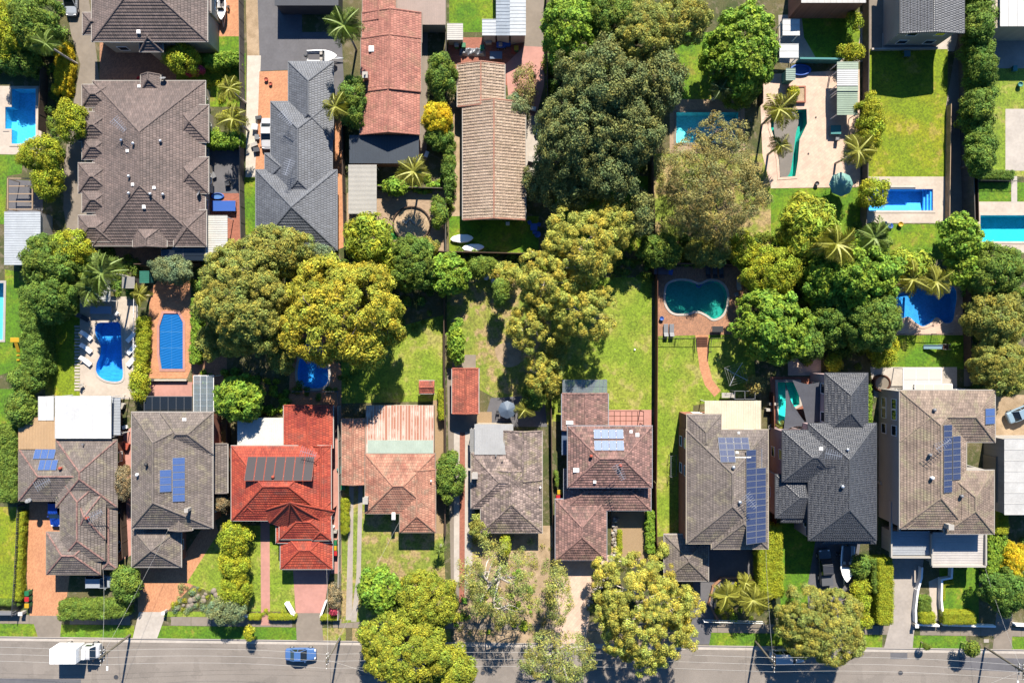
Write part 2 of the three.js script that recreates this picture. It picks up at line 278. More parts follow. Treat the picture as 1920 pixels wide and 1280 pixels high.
function capGeo(a, b, w = .13, h = .1) {             // half-round ridge or hip capping
  const d = b.clone().sub(a).normalize(), s = V(-d.z, 0, d.x).normalize(), up = s.clone().cross(d); if (up.y < 0) up.negate();
  const ring = P => [[-w, -.04], [-w * .72, h * .72], [0, h], [w * .72, h * .72], [w, -.04]].map(([x, y]) => P.clone().addScaledVector(s, x).addScaledVector(up, y));
  const A = ring(a), B = ring(b), L = a.distanceTo(b), l = [], uv = []; for (let i = 0; i < 4; i++) { l.push([A[i], A[i + 1], B[i + 1], B[i]]); uv.push([[0, i / 24], [0, (i + 1) / 24], [L / 7, (i + 1) / 24], [L / 7, i / 24]]); } l.push(A, [...B].reverse()); uv.push(A.map(() => [0, 0]), B.map(() => [0, 0])); return soup(l, uv);
}
const winPane = M.darkglass;
function rayPlane(px, py, p, n) { const g = G(px, py), d = g.sub(camAt); return camAt.clone().addScaledVector(d, p.clone().sub(camAt).dot(n) / d.dot(n)); }
function house(name, label, o) {
  const B = o.b.map(block), c0 = B[0], t = thing(name, label, o.cat || 'house', V((c0.A.x + c0.C.x) / 2, 0, (c0.A.z + c0.C.z) / 2)), tm = T[o.t], cm = T[o.cap || o.t], wm = M[o.w || 'creamwall'], gm = M[o.g || 'offwhite'];
  t.blocks = B;
  const roofY = (x, z) => Math.max(...B.map(b => height(b, x, z)));
  B.forEach((b, i) => {
    const polys = [[b.nw, b.sw, b.se, b.ne]], gab = [], tg = [];
    for (const s of 'NSEW') { if (b.gable[s]) gab.push(b.f[s]); else { polys.push(b.f[s]); tg.push(courses(b.f[s], o.step || TILEV, o.lift || .075)); } }
    const roof = part('roof', local(soup(polys), t), M.offwhite, t);
    part('roof_tiles', local(merge(tg), t), tm, roof, 'stuff');
    if (o.rolls) { const g = []; for (const sd of 'NSEW') if (!b.gable[sd]) g.push(...rolls(b.f[sd], o.rolls, o.rollh || .06)); part('roof_tiles', local(merge(g), t), tm, roof, 'stuff'); }
    const up = (v, k = .03) => v.clone().setY(v.y + k), caps = [];
    caps.push([b.R[0], b.R[1]]);
    const [p0, p1, p2, p3] = b.ax === 'z' ? [b.nw, b.ne, b.sw, b.se] : [b.nw, b.sw, b.ne, b.se];
    caps.push([p0, b.R[0]], [p1, b.R[0]], [p2, b.R[1]], [p3, b.R[1]]);
    caps.forEach(([a, c]) => { if (a.distanceTo(c) > .25) part('ridge_cap', local(capGeo(up(a), up(c), o.capw || .13), t), cm, roof); });
    if (gab.length) part('gable', local(soup(gab), t), wm, t);
    if (!o.nogutter) { const w = .13, y = b.e - .03, g = [], X = (b.A.x + b.C.x) / 2, Z = (b.A.z + b.C.z) / 2, lx = b.C.x - b.A.x, lz = b.C.z - b.A.z; if (!b.gable.N) g.push(box(lx + 2 * w, .12, w, X, y, b.A.z - w / 2)); if (!b.gable.S) g.push(box(lx + 2 * w, .12, w, X, y, b.C.z + w / 2)); if (!b.gable.W) g.push(box(w, .12, lz - .004, b.A.x - w / 2, y, Z)); if (!b.gable.E) g.push(box(w, .12, lz - .004, b.C.x + w / 2, y, Z)); part('gutter', local(merge(g), t), gm, t); }
    if (o.open && o.open.includes(i)) {                // open carport: posts only
      for (const [x, z] of [[b.A.x + .3, b.A.z + .3], [b.C.x - .3, b.A.z + .3], [b.A.x + .3, b.C.z - .3], [b.C.x - .3, b.C.z - .3]]) part('post', local(box(.12, b.e - .01, .12, x, (b.e - .01) / 2, z), t), gm, t);
      return;
    }
    const k = (o.eave ?? .5) + .011 * i, wx = b.C.x - b.A.x - 2 * k, wz = b.C.z - b.A.z - 2 * k, X = (b.A.x + b.C.x) / 2, Z = (b.A.z + b.C.z) / 2, hh = b.e - .012 * (i + 1);
    if (wx > .3 && wz > .3) part('wall', local(box(wx, hh, wz, X, hh / 2, Z), t), wm, t);
    // windows along the walls that stand free
    const levels = b.e > 4.4 ? [.95, 3.7] : [.95]; let nwin = 0;
    for (const [dx, dz, len] of [[0, -1, wx], [0, 1, wx], [-1, 0, wz], [1, 0, wz]]) {
      const n = Math.floor(len / 3.6);
      for (let j = 0; j < n; j++) for (const y0 of levels) {
        const s = (j + .5) / n * len - len / 2, x = X + (dx ? dx * wx / 2 : s), z = Z + (dz ? dz * wz / 2 : s);
        if (B.some((q, m) => m !== i && x + dx * .4 > q.A.x && x + dx * .4 < q.C.x && z + dz * .4 > q.A.z && z + dz * .4 < q.C.z) || y0 + 1.3 > b.e || nwin > 9) continue;
        nwin++; const ww = 1.3, wh = 1.15, fr = [];
        for (const q of [-1, 1]) { fr.push(dx ? box(.08, wh + .16, .08, x + dx * .03, y0 + wh / 2, z + q * (ww / 2 + .04)) : box(.08, wh + .16, .08, x + q * (ww / 2 + .04), y0 + wh / 2, z + dz * .03)); fr.push(dx ? box(.08, .08, ww, x + dx * .03, y0 + wh / 2 + q * (wh / 2 + .04), z) : box(ww, .08, .08, x, y0 + wh / 2 + q * (wh / 2 + .04), z + dz * .03)); }
        const w = part('window', local(merge(fr), t), M.white, t); part('pane', local(dx ? box(.03, wh, ww, x + dx * .02, y0 + wh / 2, z) : box(ww, wh, .03, x, y0 + wh / 2, z + dz * .02), t), winPane, w);
      }
    }
  });
  for (const x of o.x || []) fitting(t, roofY, ...x);
  for (const m of o.m || []) metalRoof(t, ...m);
  t.roofY = roofY; return t;
}
function onRoof(roofY, px, py, h = 3) { let p; for (let i = 0; i < 6; i++) { p = G(px, py, h); const y = roofY(p.x, p.z); if (y > 0) h = y; } return p.setY(h); }
function fitting(t, roofY, kind, px, py, a, b) {
  const p = onRoof(roofY, px, py), L = g => local(g.translate(p.x, p.y, p.z), t);
  if (kind === 'vent') { const v = part('roof_vent', L(merge([cyl(.12, .12, .3, 0, -.05, 0), cyl(.2, .2, .16, 0, .22, 0, 12), new THREE.SphereGeometry(.2, 12, 6, 0, 7, 0, 1.6).translate(0, .38, 0)])), M[a || 'silver'], t); return v; }
  if (kind === 'pipe') return part('flue', L(merge([cyl(.07, .07, .6, 0, -.1, 0), cyl(.12, .12, .08, 0, .5, 0)])), M[a || 'grey'], t);
  if (kind === 'skylight') { const w = a || .7, d = b || .7, f = part('skylight', L(box(w, .16, d, 0, .1, 0)), M.white, t); part('pane', L(rbox(w - .14, .06, d - .14, 0, .2, 0)), M.white, f); return f; }
  if (kind === 'chimney') { const c = part('chimney', L(box(a || .7, 1.7, b || .9, 0, .5, 0)), M.brickwall, t); part('chimney_cap', L(merge([box((a || .7) + .16, .12, (b || .9) + .16, 0, 1.41, 0), cyl(.14, .12, .3, 0, 1.45, 0)])), M.offwhite, c); return c; }
  if (kind === 'plaster') { const c = part('chimney', L(box(a || .7, 1.5, b || .7, 0, .45, 0)), M.offwhite, t); part('chimney_cap', L(box((a || .7) + .14, .1, (b || .7) + .14, 0, 1.25, 0)), M.offwhite, c); return c; }
  if (kind === 'ball') return part('roof_vent', L(merge([cyl(.16, .16, .3, 0, -.05, 0), new THREE.SphereGeometry(.24, 14, 10).translate(0, .42, 0)])), M[a || 'terra'], t);
  if (kind === 'dish') { const g = new THREE.SphereGeometry(.75, 18, 8, 0, 7, 0, .62).scale(1, 1, 1).rotateX(Math.PI).translate(0, .75, 0).rotateX(-.9).rotateY(a || 0).translate(0, .5, 0), d = part('satellite_dish', L(g), M.grey, t); part('dish_arm', L(merge([cyl(.03, .03, .75, 0, -.1, 0), bar(V(0, .5, 0), V(.1, .9, -.5), .03)])), M.grey, d); return d; }
  if (kind === 'antenna') {
    const an = a ?? .6, hgt = 2.1, g = [cyl(.025, .02, hgt, 0, -.1, 0, 6)], d = V(Math.cos(an), 0, Math.sin(an)), s = V(-d.z, 0, d.x), y = hgt - .15, O = V(0, y, 0);
    g.push(bar(O.clone().addScaledVector(d, -1), O.clone().addScaledVector(d, 1.3), .05)); for (let k = 0; k < 8; k++) { const c = O.clone().addScaledVector(d, -.9 + k * .3), w = .75 - .05 * k; g.push(bar(c.clone().addScaledVector(s, -w), c.clone().addScaledVector(s, w), .035)); }
    return part('tv_antenna', L(merge(g)), M.silver, t);
  }
}
function metalRoof(t, x0, y0, x1, y1, h0, h1, dir, mat, rib = .76, walls, ribdir) {   // ribbed sheet roof as a part of a house or shed
  const hh = (a, b) => dir === 'z' ? [h0, h0, h1, h1] : [h0, h1, h1, h0], q = hh(), P = [G(x0, y0, q[0]), G(x1, y0, q[1]), G(x1, y1, q[2]), G(x0, y1, q[3])];
  const r = part('metal_roof', local(slab([P[0], P[3], P[2], P[1]], .06), t), mat, t), g = [], rd = ribdir || dir, lerp = (a, b, k) => a.clone().lerp(b, k).setY(a.y + (b.y - a.y) * k + .012);
  const len = rd === 'z' ? P[0].distanceTo(P[1]) : P[0].distanceTo(P[3]), n = Math.max(2, Math.round(len / rib));
  for (let i = 0; i <= n; i++) { const k = (i + .02) / (n + .04); g.push(rd === 'z' ? bar(lerp(P[0], P[1], k), lerp(P[3], P[2], k), Math.min(.07, rib * .4), .05) : bar(lerp(P[0], P[3], k), lerp(P[1], P[2], k), Math.min(.07, rib * .4), .05)); }
  part('rib', local(merge(g), t), mat, r);
  const inset = .12, mid = (P[0].x + P[2].x) / 2;
  if (walls) { const c = P.map(v => v.clone()), cx = (c[0].x + c[2].x) / 2, cz = (c[0].z + c[2].z) / 2; c.forEach(v => { v.x += v.x < cx ? inset : -inset; v.z += v.z < cz ? inset : -inset; v.y -= .075; }); const l = []; for (let i = 0; i < 4; i++) { const a = c[i], b = c[(i + 1) % 4]; l.push([a, a.clone().setY(0), b.clone().setY(0), b]); } part('wall', local(soup(l), t), walls, t); }
  else for (const v of P) { const x = v.x + (v.x < mid ? .15 : -.15), z = v.z + (v.z < (P[0].z + P[2].z) / 2 ? .15 : -.15), y = v.y - .1; part('post', local(box(.1, y, .1, x, y / 2, z), t), M.white, t); }
  return r;
}
function shed(name, label, m, cat = 'shed', matGroup) { const p = G((m[0][0] + m[0][2]) / 2, (m[0][1] + m[0][3]) / 2); const t = thing(name, label, cat, p, matGroup); for (const r of m) metalRoof(t, ...r); return t; }
// solar: each panel a part with its own frame and glass
const cellTex = (a, b) => tex(128, (u, v) => { const f = u * 6 % 1, g = v * 10 % 1; return (f < .07 || g < .07) ? b : a; });
const solarMats = { dark: new THREE.MeshPhysicalMaterial({ map: cellTex([.018, .028, .075], [.12, .14, .2]), roughness: .4, specularIntensity: .25 }), blue: new THREE.MeshPhysicalMaterial({ map: cellTex([.035, .075, .2], [.16, .21, .32]), roughness: .4, specularIntensity: .3 }), pale: new THREE.MeshPhysicalMaterial({ map: cellTex([.11, .15, .27], [.3, .34, .42]), roughness: .5, specularIntensity: .3 }), hot: new THREE.MeshPhysicalMaterial({ color: base(92, 86, 88), roughness: .5, specularIntensity: .3 }) };
function solar(host, bi, side, rect, nu, nv, kind, label, o = {}) {
  const b = host.blocks[bi], [p, q, r] = b.f[side], u = q.clone().sub(p).normalize(), n = u.clone().cross(r.clone().sub(p)).normalize(); if (n.y < 0) n.negate();
  if (u.x + u.z < 0) u.negate();
  const v = n.clone().cross(u).normalize(), [x0, y0, x1, y1] = rect, mx = (x0 + x1) / 2, my = (y0 + y1) / 2, at = (a, c) => rayPlane(a, c, p, n), C = at(mx, my);
  const ex = at(x1, my).sub(at(x0, my)), ez = at(mx, y1).sub(at(mx, y0)), alongX = Math.abs(u.x) > .5, Lu = Math.abs((alongX ? ex : ez).dot(u)), Lv = Math.abs((alongX ? ez : ex).dot(v));
  const t = thing('solar_array', label, 'solar panels', C), pw = Lu / nu - .03, ph = Lv / nv - .03, m4 = new THREE.Matrix4().makeBasis(u, n, v.clone().multiplyScalar(u.clone().cross(n).dot(v) > 0 ? 1 : -1));
  const fg = box(pw, .04, ph), gg = box(pw - .09, .012, ph - .09); t.quaternion.setFromRotationMatrix(m4);
  for (let i = 0; i < nu; i++) for (let j = 0; j < nv; j++) { if (o.skip && o.skip(i, j)) continue; const f = part('panel', fg, o.frame || M.grey, t); f.position.set((i + .5 - nu / 2) * Lu / nu, .17, (j + .5 - nv / 2) * Lv / nv); const g = part('glass', gg, solarMats[kind], f); g.position.y = .022; }
  const rails = []; for (const s of [-.3, .3]) rails.push(box(Lu, .12, .05, 0, .09, s * Lv)); part('rail', merge(rails), M.silver, t); return t;
}
// ---------- plants ----------
function lobeGeo(n, size, fill, s, flatY = 1, long = 1.5) {          // a clump of leaves with a dome-like outline, radius one
  seed = s; const p = [], c = [];
  for (let i = 0; i < n; i++) {
    const y = 1 - (i + .5) / n * 1.45, a = i * 2.39996 + rr(-.3, .3), h = Math.sqrt(Math.max(0, 1 - y * y)), R = fill ? Math.pow(rnd(), .45) * 1.08 : rr(.55, 1.14), N = V(h * Math.cos(a), y, h * Math.sin(a)), C = N.clone().multiplyScalar(R); C.y *= flatY;
    const w = size * rr(.7, 1.35), m = N.clone().add(V(rr(-.8, .8), rr(-.3, .9), rr(-.8, .8))).normalize(), t = V(rr(-1, 1), rr(-1, 1), rr(-1, 1)).cross(m).normalize(), b = m.clone().cross(t), k = rr(.55, 1.5), warm = rr(-.14, .14);
    const q = [C.clone().addScaledVector(t, -w * long * .5), C.clone().addScaledVector(b, w * .45).addScaledVector(m, w * .12), C.clone().addScaledVector(t, w * long * .5), C.clone().addScaledVector(b, -w * .45).addScaledVector(m, w * .12)];
    for (const j of [0, 1, 2, 0, 2, 3]) { p.push(q[j].x, q[j].y, q[j].z); c.push(k * (1 + warm), k, k * (1 - warm)); }
  }
  const g = new THREE.BufferGeometry(); g.setAttribute('position', new THREE.Float32BufferAttribute(p, 3)); g.setAttribute('color', new THREE.Float32BufferAttribute(c, 3)); g.computeVertexNormals(); return g;
}
const LOBE = { clump: lobeGeo(150, .27, false, 11), fine: lobeGeo(130, .24, true, 12), broad: lobeGeo(70, .42, false, 13), airy: lobeGeo(80, .2, true, 14, .8), tuft: lobeGeo(90, .22, true, 15, .9, 2.8), hedge: lobeGeo(120, .24, false, 16) };
const leafMat = new THREE.MeshPhysicalMaterial({ color: 0xffffff, vertexColors: true, roughness: .75, transmission: .3, thickness: 0, ior: 1.3, specularIntensity: .4 });
const Lf = {   // base colour of the foliage, the lobe shape, lobe radius in metres, share of lobes kept
  yellowgreen: [[.36, .345, .04], 'clump', .7, .96], olive: [[.27, .28, .06], 'clump', .56, .92], eucalypt: [[.155, .18, .06], 'fine', .68, .9], green: [[.145, .22, .035], 'clump', .56, .92], bright: [[.17, .27, .03], 'broad', .6, .93],
  leafgreen: [[.245, .275, .03], 'clump', .62, .95], lime: [[.29, .32, .025], 'fine', .52, .94], brownish: [[.25, .225, .075], 'airy', .66, .95], gum: [[.25, .265, .07], 'airy', .66, .8], gumdense: [[.37, .36, .065], 'clump', .5, .8], gold: [[.55, .45, .025], 'clump', .42, 1], sage: [[.19, .235, .11], 'fine', .45, .95], glossy: [[.13, .215, .035], 'clump', .55, .95], tuft: [[.25, .3, .03], 'tuft', .9, .93], pinkish: [[.42, .06, .1], 'fine', .45, 1], rosy: [[.25, .2, .11], 'fine', .4, 1],
};
const dummy = new THREE.Object3D(), col = new THREE.Color();
function lobes(name, parent, list, kind, vary = .24) {
  const L = Lf[kind], m = finish(new THREE.InstancedMesh(LOBE[L[1]], leafMat, list.length)); m.name = name; m.userData.kind = 'stuff';
  list.forEach(([x, y, z, s, nx = 0, ny = 1, nz = 0], i) => {
    dummy.position.set(x, y, z); dummy.quaternion.setFromUnitVectors(V(0, 1, 0), V(nx, ny, nz).normalize()); dummy.rotateY(rnd() * 6.283); dummy.scale.set(s * rr(.85, 1.15), s * rr(.7, 1), s * rr(.85, 1.15)); dummy.updateMatrix(); m.setMatrixAt(i, dummy.matrix);
    const k = 1 + rr(-vary, vary), w = rr(-vary, vary) * .7; m.setColorAt(i, col.setRGB(L[0][0] * k * (1 + w), L[0][1] * k, L[0][2] * k * (1 - w)));
  });
  parent.add(m); return m;
}
let treeNo = 0;
function tree(name, label, cx, cy, rx, ry, Ht, kind, o = {}) {
  treeNo++; seed = 1000 + treeNo * 77;
  const L = Lf[kind], hc = Ht * .68, c = G(cx, cy, hc), k = S * (CAMH - hc) / CAMH, RX = rx * k * (Ht < 2.6 ? 1.08 : 1.19), RZ = ry * k * (Ht < 2.6 ? 1.08 : 1.19), RY = Math.min(Ht * .46, (RX + RZ) / 2 * (o.tall || .8)), yc = Ht - RY, rl = Math.min(L[2] * (o.lobe || 1), RX * .5, RZ * .5);
  const t = thing(name, label, o.cat || (Ht < 2.6 ? 'shrub' : 'tree'), V(c.x, 0, c.z), o.group), list = [], ends = [], q = rnd() * 50;
  const area = 2 * Math.PI * (RX * RZ + RX * RY + RZ * RY) / 3, n = Math.round(area / (3.1 * rl * rl) * 1.55), keep = o.keep || L[3];
  const noise = (x, y, z) => .5 + .5 * Math.sin(x * 2.1 + q + 1.7 * Math.sin(z * 1.9 + q)) * Math.sin(z * 2.3 + y * 1.7 + q * 2 + 1.3 * Math.sin(x * 1.3));
  for (let i = 0; i < n; i++) {
    const y = 1 - (i + .5) / n * 1.32, a = i * 2.39996 + rr(-.4, .4), h = Math.sqrt(1 - y * y), N = V(h * Math.cos(a), y, h * Math.sin(a)), f = .66 + .34 * noise(N.x * 1.9, N.y, N.z * 1.9) - (o.ragged || .12) * rnd();
    if (rnd() > keep || (keep < .9 && noise(N.x * 2.4 + 3, N.y, N.z * 2.4) < (1 - keep) * .85)) continue;
    const x = N.x * (RX - rl * .5) * f, z = N.z * (RZ - rl * .5) * f, yy = yc + N.y * (RY - rl * .5) * (f * .5 + .5);
    list.push([x, yy, z, rl * rr(.6, 1.38), N.x * .8, N.y + .5, N.z * .8]); if (i % 7 === 3) ends.push(V(x, yy - rl * .2, z));
  }
  const inner = Math.round(n * (o.inner ?? .3) * keep); for (let i = 0; i < inner; i++) { const a = rnd() * 6.283, r = Math.sqrt(rnd()) * .72, y = rr(-.3, .55); list.push([Math.cos(a) * r * RX * .9, yc + y * RY, Math.sin(a) * r * RZ * .9, rl * rr(.7, 1.1)]); }
  lobes('crown', t, list, kind);
  const bm = o.bark || (kind.startsWith('gum') ? M.palebark : M.bark), r0 = Math.max(.06, Math.min(.42, RX * .06 + .05)), hy = Math.max(.3, yc - RY * .35);
  part(Ht < 2.6 ? 'stem' : 'trunk', tube([V(0, -.05, 0), V(rr(-.1, .1) * RX * .3, hy * .5, 0), V(0, hy, 0)], r0, r0 * .75, 7), bm, t);
  const nb = o.limbs ?? (Ht < 2.6 ? 0 : Math.min(14, 4 + Math.round(RX)));
  const mains = [];
  for (let i = 0; i < nb && ends.length; i++) {
    const e = ends[Math.floor(rnd() * ends.length)], far = i < 5 || !mains.length, M0 = far ? null : mains.reduce((a, b) => a[2].distanceTo(e) < b[2].distanceTo(e) ? a : b), s0 = far ? V(0, hy - .15, 0) : M0[1].clone().lerp(M0[2], rr(-.2, .6)), m = s0.clone().lerp(e, .5);
    m.y += rr(-.05, .2) * RY; m.x += rr(-.12, .12) * RX; m.z += rr(-.12, .12) * RZ; if (far) mains.push([s0, m, e]);
    part('limb', tube([s0, m, e], r0 * (far ? .5 : .24), r0 * .1, 5, 8), bm, t);
  }
  return t;
}
function frondGeo(len, wid, droop, s, n = 22) {      // feather palm leaf: arching midrib with leaflets either side
  seed = s; const P = [], at = f => V(0, Math.sin(f * 1.9) * len * .22 * (1 - f * droop * 1.3) - droop * f * f * len * .42, f * len * (1 - .18 * droop * f));
  const l = [];
  for (let i = 0; i < 8; i++) { const a = at(i / 8), b = at((i + 1) / 8), w = .05 * (1 - i / 9); l.push([V(-w, a.y, a.z), V(w, a.y, a.z), V(w, b.y, b.z), V(-w, b.y, b.z)]); }
  for (let i = 2; i < n; i++) for (const sd of [-1, 1]) { const f = i / n, a = at(f), L = wid * Math.sin(Math.PI * Math.min(.97, f * .86 + .14)) * rr(.8, 1.1), fw = L * .55; const d0 = rr(-.04, .04), y1 = rr(-.3, .05) * L; l.push([V(0, a.y, a.z - .012), V(sd * L * .55, a.y + y1 * .3 + .02, a.z + fw * .5 - .014 + d0 * .5), V(sd * L, a.y - L * .3 + y1, a.z + fw + d0), V(sd * L * .5, a.y + y1 * .3 + .02, a.z + fw * .5 + .016 + d0 * .5)]); }
  return soup(l);
}
const FROND = [frondGeo(1, .3, .55, 21), frondGeo(1, .3, .85, 22), frondGeo(1, .34, .3, 23)];
const frondMats = { yellow: [.3, .3, .035], green: [.17, .24, .035], deep: [.11, .16, .04] };
for (const k in frondMats) frondMats[k] = new THREE.MeshPhysicalMaterial({ color: new THREE.Color().setRGB(...frondMats[k]), roughness: .6, transmission: .25, thickness: 0 });
function palm(label, cx, cy, r, Ht, n = 13, tone = 'green', o = {}) {
  treeNo++; seed = 5000 + treeNo * 91; const c = G(cx, cy, Ht), t = thing(o.name || 'palm_tree', label, 'palm', V(c.x, 0, c.z), o.group), R = r * S * (CAMH - Ht) / CAMH * 1.0;
  part('trunk', tube([V(0, -.05, 0), V(rr(-.2, .2), Ht * .5, rr(-.2, .2)), V(0, Ht, 0)], .17, .12, 8), M.palebark, t);
  for (let i = 0; i < n; i++) { const f = part('frond', FROND[i % 3], frondMats[tone], t); f.position.set(0, Ht - .05 + .06 * (i % 3), 0); f.rotation.set(0, i / n * 6.283 * (o.turn || 1) + rr(-.15, .15), 0); f.rotation.order = 'YXZ'; f.rotation.x = rr(-.45, .3); f.rotation.z = rr(-.25, .25); f.scale.setScalar(R * rr(.75, 1.15)); }
  return t;
}
function hedge(label, pts, w, Ht, kind, o = {}) {    // a clipped run of leaves along pixel points; w in pixels
  treeNo++; seed = 9000 + treeNo * 53; const a0 = G(...pts[0], Ht * .8), t = thing(o.name || 'hedge', label, 'hedge', V(a0.x, 0, a0.z), o.group), list = [], W = w * S / 2, r = o.r || .32; let stems = [];
  for (let i = 0; i + 1 < pts.length; i++) {
    const a = G(...pts[i], Ht * .8), b = G(...pts[i + 1], Ht * .8), d = b.clone().sub(a), L = Math.hypot(d.x, d.z), ux = d.x / L, uz = d.z / L, n = Math.max(2, Math.round(L / (r * 1.05))), m = Math.max(1, Math.round(W * 2 / (r * 1.05))), ny = Math.max(1, Math.round(Ht / (r * 1.3)));
    for (let j = 0; j <= n; j++) for (let k = 0; k <= m; k++) for (let y = 0; y <= ny; y++) {
      const edge = k === 0 || k === m || y === ny || j === 0 || j === n; if (!edge && rnd() > .15) continue;
      const s = (k / m - .5) * 2 * (W - r * .6), f = r * .6 + (L - r * 1.2) * j / n, jit = o.jit ?? .1, x = a.x + ux * f - uz * s + rr(-jit, jit), z = a.z + uz * f + ux * s + rr(-jit, jit), nx = k === 0 ? uz : k === m ? -uz : 0, nz = k === 0 ? -ux : k === m ? ux : 0;
      list.push([x - a0.x, r * .5 + (Ht - r * 1.1) * y / ny + rr(-jit, jit) * .8, z - a0.z, r * rr(.8, 1.2), nx, y === ny ? 1.2 : .25, nz]);
    }
    for (let q = 0; q < Math.max(1, L / 2.5); q++) stems.push(cyl(.05, .03, Ht * .7, a.x + ux * (q * 2.5 + .6) - a0.x, 0, a.z + uz * (q * 2.5 + .6) - a0.z, 5));
  }
  lobes('foliage', t, list, kind, .14); part('stem', merge(stems), M.bark, t); return t;
}
function undergrowth(label, pix, kind, dens, r0, r1) {   // low planting that nobody could count
  treeNo++; seed = 20000 + treeNo * 37; const poly = pix.map(P2), b = new THREE.Box2().setFromPoints(poly), t = [], n = Math.round((b.max.x - b.min.x) * (b.max.y - b.min.y) * dens);
  for (let i = 0; i < n; i++) { const q = new THREE.Vector2(rr(b.min.x, b.max.x), rr(b.min.y, b.max.y)); if (!inside(q, poly) || pools.some(p => inside(q, p.o))) continue; const r = rr(r0, r1); t.push([q.x, r * .35, q.y, r]); }
  if (!t.length) return; const m = lobes('undergrowth', scene, t, kind, .3); m.name = numbered('undergrowth'); m.userData = { kind: 'stuff', label, category: 'undergrowth' }; return m;
}
// ---------- fences ----------
function fence(name, label, pts, h, mat, o = {}) {
  const a0 = G(...pts[0]), t = thing(name, label, 'fence', a0);
  for (let i = 0; i + 1 < pts.length; i++) {
    const a = G(...pts[i]), b = G(...pts[i + 1]), L = a.distanceTo(b), n = Math.max(1, Math.round(L / (o.bay || 2.4)));
    for (let j = 0; j < n; j++) {
      const p = a.clone().lerp(b, j / n), q = a.clone().lerp(b, (j + 1) / n), up = (v, y) => v.clone().setY(y);
      if (!o.open) part('panel', local(bar(up(p, h / 2), up(q, h / 2), o.th || .05, h - .02 + .006 * (j % 2)), t), mat, t);
      else { const g = [bar(up(p, .12), up(q, .12), .04), bar(up(p, h - .03), up(q, h - .03), .05)]; const m = Math.round(p.distanceTo(q) / (o.gap || .14)); for (let s = 0; s < m; s++) { const w = p.clone().lerp(q, (s + .5) / m); g.push(box(o.bw || .025, h - .1, o.bw || .025, w.x, h / 2, w.z)); } part('railing', local(merge(g), t), mat, t, 'stuff'); }
      part('post', local(box(o.pw || .1, h + .05, o.pw || .1, p.x, h / 2, p.z), t), o.post || mat, t);
      if (!o.open && !o.plain) part('rail', local(bar(up(p, h + .015), up(q, h + .015), o.cap || .1, .045), t), o.post || mat, t);
    }
  }
  return t;
}
function pergola(name, label, rect, h, o = {}) {
  const [x0, y0, x1, y1] = rect, A = G(x0, y0, h), C = G(x1, y1, h), t = thing(name, label, 'pergola', V((A.x + C.x) / 2, 0, (A.z + C.z) / 2)), nx = o.nx || 5, nz = o.nz || 3, m = o.mat || M.white, w = o.bw || .09;
  for (let i = 0; i <= nx; i++) { const x = A.x + (C.x - A.x) * i / nx; part('rafter', local(bar(V(x, h, A.z), V(x, h, C.z), w, .12), t), m, t); }
  for (let j = 0; j <= nz; j++) { const z = A.z + (C.z - A.z) * j / nz; part('beam', local(bar(V(A.x - w / 2, h - .115, z), V(C.x + w / 2, h - .115, z), w, .1), t), m, t); }
  for (const [x, z] of [[A.x + .06, A.z + .06], [C.x - .06, A.z + .06], [A.x + .06, C.z - .06], [C.x - .06, C.z - .06]]) part('post', local(box(.1, h - .17, .1, x, (h - .17) / 2, z), t), m, t);
  if (o.pane) for (let i = 0; i < nx; i++) for (let j = 0; j < nz; j++) { const xa = A.x + (C.x - A.x) * i / nx, xb = A.x + (C.x - A.x) * (i + 1) / nx, za = A.z + (C.z - A.z) * j / nz, zb = A.z + (C.z - A.z) * (j + 1) / nz; part('pane', local(box(xb - xa - .04, .015, zb - za - .04, (xa + xb) / 2, h + .072, (za + zb) / 2), t), o.pane, t); }
  return t;
}
// ---------- the ground, road and kerb ----------
const kerbY = x => 1193.5 + .0128 * x;
const R1 = [-2000, kerbY(-2000)], R2 = [4000, kerbY(4000)], roadW = 118;
const PL = {
  corner: definePool([[21, 166], [67, 166], [67, 270], [21, 270], [21, 242], [9, 242], [9, 200], [21, 200]]),
  kidney: definePool([[182, 606], [203, 604], [224, 605], [227, 625], [228, 650], [229, 675], [228, 712], [205, 715], [188, 708], [180, 698], [180, 682], [187, 664], [187, 646], [180, 632], [177, 618]], 1),
  covered: definePool([[306, 587], [334, 587], [343, 604], [343, 692], [302, 692], [298, 665], [298, 612]]),
  leafy: definePool([[575, 640], [597, 640], [616, 712], [604, 726], [575, 726], [558, 712]], 1),
  lap: definePool([[-30, 530], [7, 530], [5, 637], [-30, 637]]),
  wide: definePool([[1268, 210], [1385, 210], [1385, 268], [1268, 268]]),
  bent: definePool([[1445, 207], [1513, 204], [1514, 232], [1500, 262], [1497, 300], [1492, 331], [1462, 333], [1460, 300], [1452, 262], [1445, 240]]),
  lane: definePool([[1629, 354], [1750, 354], [1750, 395], [1629, 395]]),
  aqua: definePool([[1838, 403], [1990, 403], [1990, 453], [1838, 453]]),
  bean: definePool([[1248, 552], [1252, 534], [1270, 526], [1292, 527], [1312, 533], [1332, 526], [1352, 531], [1363, 547], [1362, 574], [1354, 591], [1338, 598], [1325, 590], [1308, 583], [1285, 588], [1262, 586], [1250, 572]], 1),
  scallop: definePool([[1672, 540], [1790, 538], [1791, 585], [1785, 604], [1772, 606], [1757, 595], [1745, 606], [1730, 612], [1716, 604], [1703, 594], [1690, 598], [1674, 590]], 1),
  jade: definePool([[1458, 716], [1498, 716], [1500, 758], [1482, 768], [1482, 800], [1460, 800]]),
};
